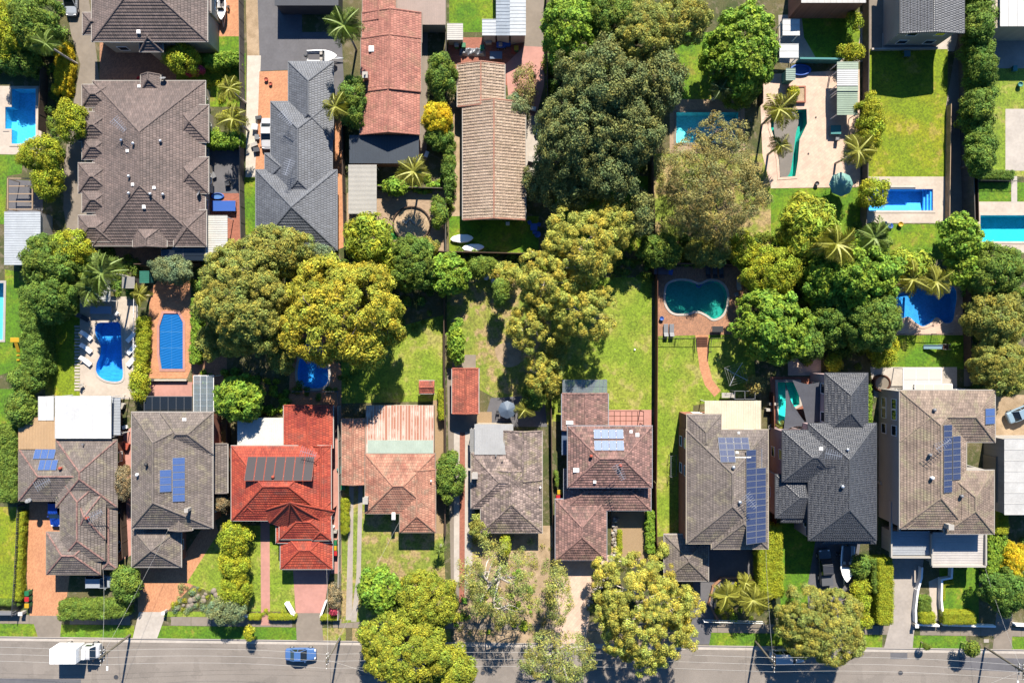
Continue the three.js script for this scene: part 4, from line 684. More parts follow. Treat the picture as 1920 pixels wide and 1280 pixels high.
metalRoof(HS.j, 1053, 809, 1066, 852, 2.4, 2.5, 'x', sheetmetal(110, 130, 160), .2, null, 'x');
metalRoof(HS.m, 1674, 996, 1744, 1040, 3.2, 3.3, 'z', sheetmetal(196, 200, 206), .36, M.offwhite, 'x');
metalRoof(HS.m, 1750, 998, 1846, 1059, 3.3, 3.2, 'z', sheetmetal(236, 228, 222), .36, M.offwhite, 'x');
shed('metal_house', 'long pale blue gabled metal-roofed house beside the concrete drive', [[930, -70, 956, 66, 2.8, 3.6, 'x', sheetmetal(206, 216, 226), .5, M.offwhite, 'x'], [956, -70, 986, 66, 3.6, 2.8, 'x', sheetmetal(226, 232, 238), .5, M.offwhite, 'x'], [904, 36, 930, 66, 2.6, 2.75, 'x', sheetmetal(224, 230, 236), .5, M.offwhite, 'x']], 'house');
shed('garden_shed', 'small white ribbed garden shed beside the pale blue house', [[838, 44, 868, 74, 2.2, 2.3, 'x', sheetmetal(244, 238, 228), .3, M.offwhite]]);
shed('flat_roofed_annex', 'taupe flat metal-roofed annex behind the salmon house', [[742, -40, 835, 46, 3.0, 2.9, 'z', sheetmetal(186, 160, 146), .3, M.creamwall]], 'annex');
shed('metal_carport', 'white ribbed carport in front of the stepping stone court', [[7, 397, 75, 496, 2.7, 2.9, 'x', sheetmetal(226, 232, 238), .34, M.offwhite, 'x']], 'carport');
shed('metal_carport', 'cream striped carport beside the brown hipped house', [[385, 404, 426, 489, 2.5, 2.6, 'x', sheetmetal(250, 246, 236), .32, null, 'x']], 'carport');
shed('pool_cabana', 'pale green ribbed cabana roof at the pink pool terrace edge', [[1570, 116, 1610, 170, 2.6, 2.5, 'x', sheetmetal(196, 214, 190), .3, null, 'x'], [1570, 170.6, 1609, 215, 2.5, 2.4, 'x', sheetmetal(176, 198, 174), .3, null, 'x'], [1570, 130, 1609, 160, 2.66, 2.56, 'x', sheetmetal(250, 250, 246), .3, null, 'x']], 'cabana');
shed('white_roofed_house', 'white flat-roofed house with tan side at the concrete forecourt', [[1876, -60, 1990, 49, 5.0, 5.1, 'z', sheetmetal(246, 244, 240), 1.2, M.creamwall], [1860, -60, 1876, 52, 4.6, 4.7, 'x', sheetmetal(224, 206, 184), 1.2, M.offwhite]], 'house');
shed('brick_house', 'red brick house with a flat white edge above the round lawn', [[1503, -70, 1624, 5, 5.2, 5.1, 'z', sheetmetal(232, 228, 222), .8, M.brickwall]], 'house');
shed('white_walled_house', 'white walled house with grey flat roof behind the side hedge', [[1884, 822, 1990, 965, 4.6, 4.7, 'x', sheetmetal(236, 234, 230), 1.5, M.offwhite]], 'house');
shed('flat_roofed_porch', 'grey-brown flat porch roof beside the white walled house', [[1868, 856, 1906, 941, 3.0, 2.9, 'x', sheetmetal(186, 172, 148), .25, M.creamwall]], 'porch');
shed('dark_metal_house', 'dark grey metal-roofed house edge above the black courtyard', [[515, -80, 634, 10, 3.4, 3.1, 'z', sheetmetal(84, 88, 96), .3, M.darkgrey]], 'house');
shed('slatted_shed', 'small grey slatted shed under the palms', [[228, 519, 252, 540, 2.1, 2.1, 'x', sheetmetal(206, 202, 196), .14, M.greywood, 'x']]);
shed('water_tank_cover', 'teal painted pump shed beside the grey-green shrub', [[261, 508, 279, 530, 1.7, 1.7, 'x', sheetmetal(60, 140, 120), .3, M.teal]]);
shed('pool_shed', 'mauve flat-roofed pump shed in the bean pool corner', [[1227, 494, 1254, 514, 2, 2, 'x', sheetmetal(120, 90, 98), .3, M.brownwood]]);
shed('lattice_shed', 'pale slatted shelter above the white pool loungers', [[156, 520, 206, 565, 2.3, 2.3, 'z', sheetmetal(220, 222, 220), .3, null, 'x']], 'shelter');
// parapets and upper terrace rails of the beige house, and its lit side windows
{
  const t = HS.m, wall = (x0, y0, x1, y1, h) => part('parapet', local(bar(G(x0, y0, h), G(x1, y1, h), .22, .5), t), M.offwhite, t);
  wall(1671, 940, 1671, 1044, 3.4); wall(1671, 1044, 1744, 1044, 3.42); wall(1747, 1000, 1747, 1059, 3.44); wall(1747, 1061, 1848, 1061, 3.4); wall(1848, 1000, 1848, 1059, 3.42); wall(1686, 960, 1686, 996, 3.6);
}
// solar arrays
solar(HS.o, 0, 'N', [64, 842, 104, 861], 3, 1, 'blue', 'three-panel blue solar row on the rambling brown roof');
solar(HS.o, 0, 'N', [73, 862, 108, 882], 3, 1, 'blue', 'lower three-panel blue solar row on the rambling brown roof');
solar(HS.n, 0, 'E', [323, 857, 347, 940], 6, 1, 'blue', 'six-panel blue solar column on the grey-brown roof');
solar(HS.n, 0, 'E', [299, 880, 322, 922], 3, 1, 'blue', 'three-panel blue solar column beside the longer one');
solar(HS.g, 0, 'N', [461, 856, 588, 902], 7, 1, 'hot', 'black solar water heating panels on the red roof', { frame: M.terra });
solar(HS.j, 0, 'N', [1113, 805, 1169, 823], 4, 1, 'pale', 'upper pale four-panel solar row on the mottled brown roof');
solar(HS.j, 0, 'N', [1114, 826, 1170, 845], 4, 1, 'pale', 'lower pale four-panel solar row on the mottled brown roof');
solar(HS.k, 0, 'N', [1348, 820, 1406, 867], 4, 4, 'dark', 'stepped dark solar array at the head of the tall brick house roof', { skip: (i, j) => j > 1 && i > 1 });
solar(HS.k, 0, 'E', [1398, 842, 1435, 1018], 15, 2, 'dark', 'long dark two-column solar strip on the tall brick house roof', { skip: (i, j) => i < 3 && j === 0 });
solar(HS.m, 1, 'E', [1768, 796, 1784, 923], 11, 1, 'dark', 'long eleven-panel solar column on the beige roof');
solar(HS.m, 1, 'E', [1785, 817, 1800, 899], 7, 1, 'dark', 'shorter seven-panel solar column on the beige roof');
solar(HS.m, 0, 'E', [1846, 765, 1864, 795], 2, 1, 'blue', 'two-panel solar pair on the beige roof corner');
// glazed and lattice pergolas
pergola('glazed_pergola', 'white framed glass pergola behind the grey-brown house', [363, 704, 400, 772], 2.7, { nx: 3, nz: 6, pane: M.glass, bw: .07 });
pergola('glazed_pergola', 'dark glazed patio cover at the grey-brown house rear wall', [270, 743, 360, 772], 2.6, { nx: 6, nz: 1, pane: M.darkglass, bw: .06, mat: M.grey });
pergola('glazed_pergola', 'dark glazed patio cover under the brown hipped eave', [302, 463, 384, 488], 2.4, { nx: 2, nz: 3, pane: M.darkglass, bw: .07, mat: M.offwhite });
pergola('glazed_pergola', 'clear roofed pergola behind the mottled brown house', [1055, 712, 1138, 738], 2.6, { nx: 6, nz: 2, pane: M.glass, bw: .06, mat: M.grey });
pergola('timber_pergola', 'open dark lattice pergola over pink patio', [1141, 771, 1207, 798], 2.6, { nx: 6, nz: 3, mat: M.brownwood, bw: .07 });
pergola('white_pergola', 'white framed terrace canopy behind the beige house', [1694, 690, 1766, 733], 2.6, { nx: 3, nz: 2, mat: M.white, pane: paint(240, 236, 226), bw: .08 });
pergola('white_pergola', 'smaller white canopy frame against the beige house', [1716, 720, 1786, 735], 3.0, { nx: 4, nz: 1, mat: M.white, pane: paint(232, 228, 216), bw: .07 });
pergola('steel_pergola', 'thin steel frame shelter beside the clothes hoist', [1378, 733, 1416, 748], 2.4, { nx: 2, nz: 1, mat: M.grey, bw: .06 });
pergola('vine_pergola', 'green timber slat pergola over the stepping stone court', [14, 334, 60, 392], 2.4, { nx: 1, nz: 4, mat: M.timber, bw: .14 });
shed('white_gazebo', 'white flat gazebo roofs beside the bright terrace tree', [[1468, 36, 1500, 66, 2.5, 2.6, 'x', sheetmetal(250, 250, 248), .8, null], [1462, 82, 1498, 108, 2.4, 2.5, 'x', sheetmetal(236, 238, 236), .8, null]], 'gazebo');
shed('tall_rear_shed', 'grey metal shed beside the kerbside hedge yard', [[1474, 128, 1492, 150, 2, 2, 'x', sheetmetal(170, 196, 180), .3, M.teal]]);
// ---------- trees ----------
const TR = [
  // name, label, cx, cy, rx, ry, height, kind, options
  ['broad_tree', 'huge yellow-green tree over the small blue pool', 636, 584, 120, 98, 14, 'yellowgreen', { ragged: .08 }],
  ['broad_tree', 'large olive-green tree beside the yellow-green giant', 452, 560, 92, 108, 13, 'olive', { ragged: .16 }],
  ['broad_tree', 'olive tree crown reaching the slate grey roof', 520, 470, 66, 46, 10, 'olive', { ragged: .2 }],
  ['feathery_tree', 'feathery lime-green tree beside the timber deck', 688, 448, 52, 50, 8, 'tuft', {}],
  ['garden_tree', 'dense dark green tree below the timber deck', 772, 490, 44, 52, 8, 'green', {}],
  ['garden_tree', 'round bright green tree at the head of the narrow lot', 840, 515, 42, 38, 6, 'bright', {}],
  ['garden_tree', 'tall dark shrub against the slate grey house', 592, 480, 34, 22, 5, 'sage', {}],
  ['garden_tree', 'leafy green tree beside the white patio roof', 445, 750, 48, 45, 7, 'bright', {}],
  ['garden_tree', 'big leafy green tree below the white ribbed carport', 90, 490, 58, 52, 8, 'green', {}],
  ['garden_tree', 'green tree crown beside the curved driveway end', 130, 468, 44, 36, 7, 'lime', {}],
  ['garden_tree', 'dark tree shading the golden lawn', 92, 555, 42, 48, 8, 'glossy', {}],
  ['garden_tree', 'silver-green rounded tree beside the teal shed', 318, 506, 42, 26, 4.5, 'sage', {}],
  ['garden_tree', 'lime-green tree leaning on the brown hipped house bays', 130, 225, 30, 38, 6, 'lime', {}],
  ['garden_tree', 'lime tree below the bright blue corner pool', 72, 288, 42, 32, 6, 'lime', {}],
  ['garden_tree', 'lime tree beside the vine pergola', 84, 335, 28, 38, 5, 'lime', {}],
  ['garden_tree', 'dark green tree behind the winding drive', 62, 40, 46, 56, 8, 'green', {}],
  ['garden_tree', 'bright tree at the corner above the blue pool', 12, 52, 34, 56, 7, 'lime', {}],
  ['garden_tree', 'leafy tree over the pool fence with yellow shrubs', 30, 110, 40, 24, 5, 'green', {}],
  ['garden_tree', 'lime-green bushy tree in the paved court', 337, 108, 34, 27, 4.5, 'lime', {}],
  ['garden_tree', 'green tree beside the timber boundary of the slate house', 660, 188, 26, 46, 6, 'green', {}],
  ['garden_tree', 'green tree between the salmon and tan houses', 826, 140, 30, 44, 6, 'green', {}],
  ['golden_tree', 'round golden-yellow tree between the salmon and tan houses', 820, 220, 29, 29, 5, 'gold', {}],
  ['garden_tree', 'dark bush below the golden-yellow tree', 822, 258, 24, 22, 4, 'glossy', {}],
  ['broad_tree', 'large glossy green tree beside the concrete drive', 1070, 56, 60, 64, 11, 'bright', { ragged: .14, lobe: .9 }],
  ['broad_tree', 'tall dark eucalypt in the shaded middle yard', 1130, 160, 92, 90, 15, 'eucalypt', { ragged: .2 }],
  ['broad_tree', 'dark eucalypt overhanging the white patio', 1078, 250, 84, 86, 14, 'eucalypt', { ragged: .2 }],
  ['broad_tree', 'olive-dark eucalypt beside the small green lawn', 1198, 70, 80, 72, 13, 'olive', { ragged: .2, lobe: .9 }],
  ['broad_tree', 'olive eucalypt reaching over the small green lawn', 1272, 44, 58, 44, 11, 'olive', { ragged: .2 }],
  ['broad_tree', 'dark eucalypt beside the long timber fence', 1180, 250, 66, 76, 13, 'eucalypt', { ragged: .22 }],
  ['broad_tree', 'dense dark tree above the kayak lawn', 1062, 345, 58, 48, 9, 'eucalypt', {}],
  ['broad_tree', 'tall bright green tree beside the pool terrace', 1398, 92, 72, 84, 9, 'bright', { ragged: .14 }],
  ['broad_tree', 'dark green tree behind the bright terrace tree', 1384, 160, 44, 38, 5.5, 'glossy', {}],
  ['broad_tree', 'wide brownish tree over the turquoise pool', 1342, 352, 112, 108, 12, 'brownish', { ragged: .2, keep: .95, limbs: 16, inner: .5 }],
  ['broad_tree', 'brownish tree limb crown across the turquoise pool', 1350, 244, 60, 32, 8, 'brownish', { keep: .55, ragged: .4, inner: .05 }],
  ['broad_tree', 'yellow-green gum with pale branches behind the narrow lot', 1090, 462, 80, 72, 13, 'gumdense', { limbs: 16, keep: .72, inner: .2, ragged: .25 }],
  ['broad_tree', 'yellow-green gum over the narrow lot lawn', 1022, 528, 66, 62, 12, 'gumdense', { limbs: 14, keep: .64, inner: .16, ragged: .28 }],
  ['broad_tree', 'loose gum shading the open side lawn', 1092, 586, 74, 60, 11, 'gumdense', { keep: .62, limbs: 14, inner: .12, ragged: .3 }],
  ['broad_tree', 'thin gum above the round garden bed', 990, 612, 50, 48, 10, 'gumdense', { keep: .52, limbs: 12, inner: .1, ragged: .3 }],
  ['garden_tree', 'light green tree beside the bean-shaped pool', 1452, 506, 58, 44, 7, 'lime', {}],
  ['garden_tree', 'full bright green tree below the bean-shaped pool', 1456, 612, 72, 64, 9, 'bright', {}],
  ['garden_tree', 'yellow-green bamboo clump above the bean pool tree', 1520, 428, 52, 62, 8, 'tuft', {}],
  ['broad_tree', 'leafy green tree beside the scalloped pool', 1622, 512, 74, 62, 10, 'bright', { ragged: .14 }],
  ['broad_tree', 'green tree with yellow tips at the scalloped pool edge', 1640, 596, 52, 58, 9, 'green', {}],
  ['garden_tree', 'dark understorey tree between the two leafy trees', 1565, 590, 40, 60, 6, 'glossy', {}],
  ['garden_tree', 'spreading green tree below the netted lawn', 1700, 502, 50, 30, 7, 'tuft', {}],
  ['garden_tree', 'green tree beside the aqua pool', 1806, 445, 36, 46, 7, 'bright', {}],
  ['garden_tree', 'leafy tree below the aqua terrace', 1872, 506, 52, 48, 8, 'green', {}],
  ['garden_tree', 'olive tree along the side path fence', 1874, 596, 54, 56, 8, 'olive', {}],
  ['garden_tree', 'yellowish tree above the beige house side yard', 1882, 690, 56, 52, 8, 'olive', { lobe: .8 }],
  ['garden_tree', 'lime-green shrub tree beside the golden lawn', 1634, 232, 26, 58, 5, 'lime', {}],
  ['garden_tree', 'lime shrub tree beside the pool umbrella', 1640, 360, 30, 26, 4.5, 'lime', {}],
  ['garden_tree', 'green bush tree at the corner of the green terrace', 1600, 96, 26, 16, 3, 'lime', {}],
  ['garden_tree', 'round bush at the terrace wall corner', 1601, 40, 14, 16, 3, 'lime', {}],
  ['street_tree', 'big yellow-green street tree spreading onto the road', 758, 1226, 92, 70, 12, 'leafgreen', { ragged: .1 }],
  ['street_tree', 'yellow-green tree above the bigger street tree', 796, 1130, 64, 58, 9, 'leafgreen', { ragged: .12, lobe: .9 }],
  ['street_tree', 'leafy crown between the big street tree and the gum', 846, 1256, 52, 42, 9, 'leafgreen', { ragged: .14 }],
  ['street_tree', 'greener tree beside the twin concrete wheel tracks', 708, 1106, 42, 40, 7.5, 'bright', { lobe: 1.1 }],
  ['gum_tree', 'sparse pale-limbed gum in the dry front garden', 936, 1100, 84, 84, 12, 'gum', { limbs: 18, keep: .66, inner: .16, ragged: .3 }],
  ['gum_tree', 'thin grey gum at the pink driveway edge', 1046, 1112, 28, 62, 9, 'gum', { keep: .8, limbs: 8, inner: .3 }],
  ['gum_tree', 'grey-green gum leaning over the kerb', 1050, 1236, 74, 46, 10, 'gum', { keep: .8, inner: .4 }],
  ['street_tree', 'wide olive-yellow tree over the dark driveway', 1206, 1150, 110, 108, 12, 'gumdense', { keep: .72, limbs: 18, ragged: .26, inner: .2 }],
  ['street_tree', 'dense round olive tree over the parked van', 1544, 1178, 86, 70, 9, 'olive', { lobe: .75, ragged: .08 }],
  ['garden_tree', 'domed dark green tree at the last front fence', 1896, 1112, 52, 40, 6, 'glossy', {}],
  ['golden_tree', 'golden bush tree beside the tall side hedge', 1904, 1052, 20, 36, 4, 'gold', {}],
  ['garden_tree', 'narrow tree beside the brick driveway hedge', 232, 1096, 27, 30, 4.5, 'green', {}],
  ['garden_tree', 'upper lime tree in the row beside the red house', 436, 1012, 30, 32, 4.2, 'lime', {}],
  ['garden_tree', 'middle lime tree in the row beside the red house', 438, 1062, 31, 28, 4, 'lime', {}],
  ['garden_tree', 'lower lime tree in the row beside the red house', 440, 1104, 30, 30, 4, 'lime', {}],
  ['garden_tree', 'silver-green drooping tree over the footpath', 422, 1146, 38, 26, 4, 'sage', {}],
  ['verge_tree', 'small lime street sapling on the grass verge', 468, 1188, 10, 12, 2.8, 'lime', {}],
  ['verge_tree', 'small round street tree at the concrete kerb corner', 1822, 1216, 16, 13, 3.4, 'green', {}],
  ['verge_tree', 'little sapling beside the pale driveway', 1737, 1210, 8, 6, 1.9, 'green', {}],
  ['garden_tree', 'dark green tree beside the white flat rear roof', 36, 768, 28, 34, 5, 'green', {}],
  ['garden_tree', 'dark shrub at the golden lawn corner', 46, 712, 34, 26, 4, 'green', {}],
  ['garden_tree', 'lime shrub beside the cream pool deck', 258, 722, 18, 36, 4, 'lime', {}],
  ['garden_tree', 'flowering bush between the brown houses', 232, 905, 20, 32, 4, 'rosy', {}],
  ['garden_tree', 'pale flowering bush at the red house corner', 413, 942, 16, 17, 3, 'rosy', {}],
  ['garden_tree', 'leafy shrub beside the narrow lot driveway', 842, 895, 28, 46, 4.5, 'green', {}],
  ['garden_tree', 'green bush beside the narrow lot shed', 856, 640, 14, 42, 3.5, 'bright', {}],
  ['garden_tree', 'white-flowered bush beside the clothes hoist', 1418, 722, 20, 20, 3.2, 'brownish', { keep: 1 }],
  ['garden_tree', 'round clipped lime bush beside the jade pool fence', 1565, 682, 17, 16, 2.4, 'lime', {}],
  ['garden_tree', 'small leafy tree by the salmon annex courtyard', 840, 300, 12, 70, 3, 'green', {}],
  ['garden_tree', 'grey-green shrub tree over the brick side path', 985, 158, 22, 40, 4, 'brownish', { keep: 1 }],
  ['garden_tree', 'loose shrub tree at the tan house corner', 968, 200, 26, 26, 4, 'sage', {}],
  ['garden_tree', 'small tree beside the front steps of the mottled house', 902, 990, 22, 24, 3.5, 'olive', {}],
  ['garden_tree', 'bronze and green bush beside the pink driveway', 626, 1120, 11, 24, 2.6, 'rosy', {}],
  ['conifer_tree', 'narrow lime conifer in front of the mottled house', 948, 1020, 9, 22, 3.2, 'lime', { tall: 1.4 }],
  ['garden_tree', 'bushy tree at the garage of the tall brick house', 1243, 1028, 10, 14, 3.4, 'gumdense', { keep: 1 }],
  ['garden_tree', 'upper clipped shrub beside the boat', 1616, 1062, 17, 20, 2.8, 'green', {}],
  ['garden_tree', 'middle clipped shrub beside the boat', 1614, 1106, 17, 18, 2.7, 'lime', {}],
  ['garden_tree', 'round lime shrub below the boat', 1616, 1132, 20, 19, 2.8, 'lime', {}],
  ['garden_tree', 'lowest lime shrub at the driveway wall end', 1620, 1164, 18, 16, 2.7, 'lime', {}],
  ['garden_tree', 'spreading shrub at the rear fence of the narrow lot', 905, 500, 34, 18, 4, 'green', {}],
  ['garden_tree', 'loose shrub beside the white pots', 950, 512, 26, 22, 4.5, 'gumdense', { keep: .8 }],
  ['garden_tree', 'thin tree along the narrow lot side fence', 1006, 700, 24, 46, 7, 'gumdense', { keep: .55, inner: .1 }],
  ['garden_tree', 'small leafy tree beside the garden umbrella', 1000, 745, 22, 26, 4, 'green', { keep: .8 }],
  ['garden_tree', 'slim conifer shading the narrow lot lawn', 938, 548, 13, 26, 6, 'green', {}],
  ['garden_tree', 'leafy shrub behind the round sunken garden', 742, 350, 24, 14, 3, 'bright', {}],
  ['garden_tree', 'leafy shrub at the deck corner', 822, 396, 15, 30, 3.2, 'green', {}],
  ['garden_tree', 'small tree below the round sunken garden', 800, 462, 26, 16, 3.5, 'olive', {}],
  ['garden_tree', 'eucalypt sapling filling the shaded middle lawn', 1200, 400, 24, 46, 8, 'eucalypt', { keep: .8 }],
  ['garden_tree', 'olive shrub between the lot fence and open lawn', 1046, 660, 22, 40, 5, 'olive', { keep: .75 }],
  ['broad_tree', 'dark eucalypt above the fence of the brownish tree', 1232, 150, 52, 66, 12, 'eucalypt', { ragged: .2 }],
  ['broad_tree', 'shaded eucalypt crown over the middle lawn', 1140, 330, 62, 50, 11, 'eucalypt', { ragged: .2 }],
  ['broad_tree', 'olive tree at the top edge beside the glossy tree', 1150, 40, 58, 52, 12, 'green', { ragged: .18 }],
  ['broad_tree', 'sunlit tree crown leaning to the kayak lawn', 1150, 420, 40, 44, 9, 'gumdense', { keep: .85 }],
  ['garden_tree', 'green tree beside the tan house patio', 1010, 340, 30, 36, 6, 'eucalypt', {}],
  ['garden_tree', 'bushy tree between the olive giant and red house', 530, 664, 26, 34, 6, 'olive', {}],
  ['garden_tree', 'smaller tree below the large olive crown', 400, 640, 34, 36, 6, 'olive', {}],
  ['garden_tree', 'green tree beside the deck fence corner', 735, 490, 30, 34, 6, 'tuft', {}],
  ['garden_tree', 'shrub tree behind the bean pool fence', 1240, 470, 40, 30, 5, 'green', {}],
  ['garden_tree', 'shrub tree below the brownish giant', 1330, 470, 46, 28, 5, 'olive', {}],
  ['garden_tree', 'shrub tree beside the bean pool corner', 1396, 470, 30, 34, 5, 'lime', {}],
  ['garden_tree', 'green tree beside the leafy pool trees', 1545, 520, 40, 44, 7, 'bright', {}],
  ['garden_tree', 'green tree behind the slide lawn fence', 1660, 652, 26, 40, 5, 'lime', {}],
  ['garden_tree', 'green tree beside the jade pool patio', 1520, 640, 30, 34, 5, 'glossy', {}],
  ['garden_tree', 'tree beside the narrow lot neighbour fence', 1032, 700, 26, 50, 5, 'gumdense', { keep: .7 }],
  ['garden_tree', 'tree at the lower end of the aqua terrace', 1812, 500, 34, 34, 6, 'bright', {}],
];
for (const t of TR) tree(...t);
const RED = tree('bougainvillea', 'magenta flowering bougainvillea below the brown two-storey house', 362, 130, 26, 10, 2.4, 'pinkish', {});
tree('flower_shrub', 'dark red leafed shrub beside the pink driveway mouth', 626, 1144, 9, 9, 1.8, 'pinkish', {});
// palms
for (const p of [['tall feather palm behind the winding drive', 85, 82, 30, 7, 14, 'green'], ['feather palm beside the brown house side yard', 430, 165, 34, 6, 11, 'yellow'], ['second feather palm beside the brown house side yard', 436, 222, 34, 6, 11, 'yellow'], ['large clumping palm beside the dark metal house', 644, 48, 42, 8, 20, 'green'], ['yellowish palm over the slate grey roof edge', 628, 200, 30, 6, 12, 'yellow'], ['broad palm beside the round garden deck', 776, 322, 38, 6, 14, 'yellow'],
  ['feather palm over the bent green pool', 1462, 205, 42, 7, 15, 'yellow'], ['second palm below the bent green pool', 1464, 272, 26, 5, 12, 'yellow'], ['shaggy palm beside the pool terrace umbrella', 1610, 282, 40, 7, 13, 'yellow'], ['feather palm in front of the dark garden', 1352, 166, 26, 5, 12, 'deep'], ['wide palm beside the shaggy bamboo', 1570, 458, 48, 8, 16, 'yellow'], ['palm leaning to the netted lawn', 1640, 446, 44, 8, 13, 'green'], ['palm with hanging fronds at the scalloped pool', 1712, 524, 38, 6, 15, 'yellow'], ['second palm hanging over the scalloped pool', 1756, 528, 36, 6, 14, 'yellow'],
  ['lush palm beside the slatted shed', 190, 512, 46, 8, 18, 'green'], ['palm over the pale slatted shelter', 172, 540, 40, 6, 15, 'green'], ['low palm beside the orange brick pool deck', 262, 552, 24, 3, 11, 'yellow'], ['palm among the olive tree shade', 398, 590, 32, 5, 13, 'green'], ['yellow palm clump inside the curved front garden', 1362, 1116, 34, 4, 16, 'yellow'], ['yellow palm clump beside the front hedge', 1412, 1124, 36, 4, 16, 'yellow'], ['small yellow palm at the curved garden edge', 1398, 1092, 24, 3, 12, 'yellow'], ['small palm beside the side path of the orange house', 824, 1030, 16, 2.5, 10, 'green'], ['lean palm beside the garden umbrella', 984, 768, 22, 3, 12, 'yellow'], ['round-headed palm on the far green lawn', 1510, 402, 18, 6, 16, 'green'], ['agave-like palm above the jade pool', 1470, 800, 16, 2, 14, 'yellow']]) palm(...p);
// hedges
for (let i = 0; i < 10; i++) tree('screening_tree', 'evergreen tree in the tall screening row beside the lattice fence', 1839 + (i * 5 % 7 - 3) * 2, -14 + i * 35 + (i * 3 % 5 - 2) * 3, 23 + (i * 5 % 9), 28 + (i * 7 % 12), 4 + (i * 3 % 7) * .4, i % 4 === 2 ? 'green' : 'glossy', { group: 'evergreen screening row', tall: 1.1 });
hedge('dark conical hedge row beside the yellow toy lawn', [[56, 540], [60, 620], [64, 700]], 34, 3.6, 'glossy', { r: .5, jit: .3 });
hedge('low clipped hedge below the mown lawn corner', [[1826, 328], [1900, 328]], 16, 1.2, 'glossy');
hedge('thick hedge along the brown house west boundary', [[14, 800], [15, 880], [20, 938]], 36, 3, 'green', { r: .45, jit: .25 });
hedge('slim hedge between the yellow lawn and picket fence', [[38, 960], [34, 1040], [32, 1126]], 12, 1.3, 'lime');
hedge('leafy front hedge beside the brick driveway', [[112, 1144], [200, 1144], [236, 1138]], 30, 2.2, 'green', { r: .42, jit: .2 });
hedge('low hedge behind the corner letterbox wall', [[-20, 1130], [36, 1130]], 10, .8, 'green');
hedge('tall clipped hedge beside the tall brick house drive', [[1442, 985], [1444, 1050], [1446, 1118]], 44, 2.6, 'lime', { r: .38 });
hedge('square clipped hedge beside the pale concrete driveway', [[1658, 1048], [1660, 1110], [1658, 1168]], 28, 2.4, 'lime', { r: .34, jit: .05 });
hedge('clipped hedge between the pillars at the front path', [[1640, 1050], [1642, 1110]], 10, 2, 'green', { r: .34 });
hedge('small block hedge at the white front wall', [[1726, 1158], [1753, 1158]], 20, 1.5, 'lime', { r: .3, jit: .04 });
hedge('long block hedge on the square front lawn', [[1770, 1158], [1828, 1158]], 22, 1.5, 'lime', { r: .3, jit: .04 });
hedge('low L-shaped border hedge on the square front lawn', [[1769, 1125], [1769, 1094], [1788, 1091]], 7, .6, 'lime', { r: .2, jit: .03 });
hedge('narrow planter hedge beside the front steps', [[1735, 1120], [1735, 1146]], 22, 1.2, 'green', { r: .3 });
hedge('tall side hedge beside the flat porch roof', [[1876, 940], [1876, 1000]], 24, 2.6, 'lime', { r: .34 });
hedge('soft green hedge below the tall side hedge', [[1870, 1004], [1868, 1074]], 34, 2.2, 'bright', { r: .42, jit: .2 });
hedge('low box hedge by the white gate of the red house', [[465, 1157], [487, 1157]], 9, .9, 'lime', { r: .2, jit: .03 });
hedge('longer low box hedge by the white gate', [[503, 1157], [554, 1157]], 9, .9, 'lime', { r: .2, jit: .03 });
hedge('short box hedge beside the pink driveway', [[601, 1158], [635, 1158]], 9, .9, 'lime', { r: .2, jit: .03 });
hedge('ivy hedge over the brown house side yard wall', [[388, 262], [452, 262]], 24, 2, 'bright', { r: .4, jit: .2 });
hedge('leafy hedge below the side lawn', [[386, 118], [446, 108]], 22, 1.8, 'bright', { r: .4, jit: .2 });
hedge('yellow flowering hedge along the winding drive', [[112, 80], [120, 120], [112, 175]], 26, 1.6, 'gold', { r: .4, jit: .3 });
hedge('green creeper strip beside the orange brick pool', [[266, 595], [266, 645], [262, 695]], 20, 1.4, 'lime', { r: .36, jit: .2 });
hedge('leafy border between the brick pool and olive tree', [[366, 560], [368, 620], [364, 680]], 16, 1.5, 'bright', { r: .36, jit: .2 });
hedge('narrow hedge beside the terracotta outhouse', [[826, 730], [828, 785]], 9, 1.6, 'lime', { r: .26 });
hedge('green shrub border beside the gravel yard', [[1220, 960], [1220, 1035]], 15, 1.2, 'bright', { r: .32, jit: .15 });
hedge('thin strip hedge beside the stone wall', [[1162, 995], [1162, 1040]], 8, .8, 'lime', { r: .24 });
hedge('slim hedge between the mottled houses', [[1043, 885], [1044, 910]], 5, 1.2, 'green', { r: .22 });
hedge('green strip beside the garage wheel tracks', [[646, 935], [646, 1000]], 12, 1.2, 'lime', { r: .3, jit: .15 });
hedge('lilly shrub row between charcoal and beige houses', [[1628, 720], [1630, 795]], 10, 1.4, 'bright', { r: .3, jit: .15 });
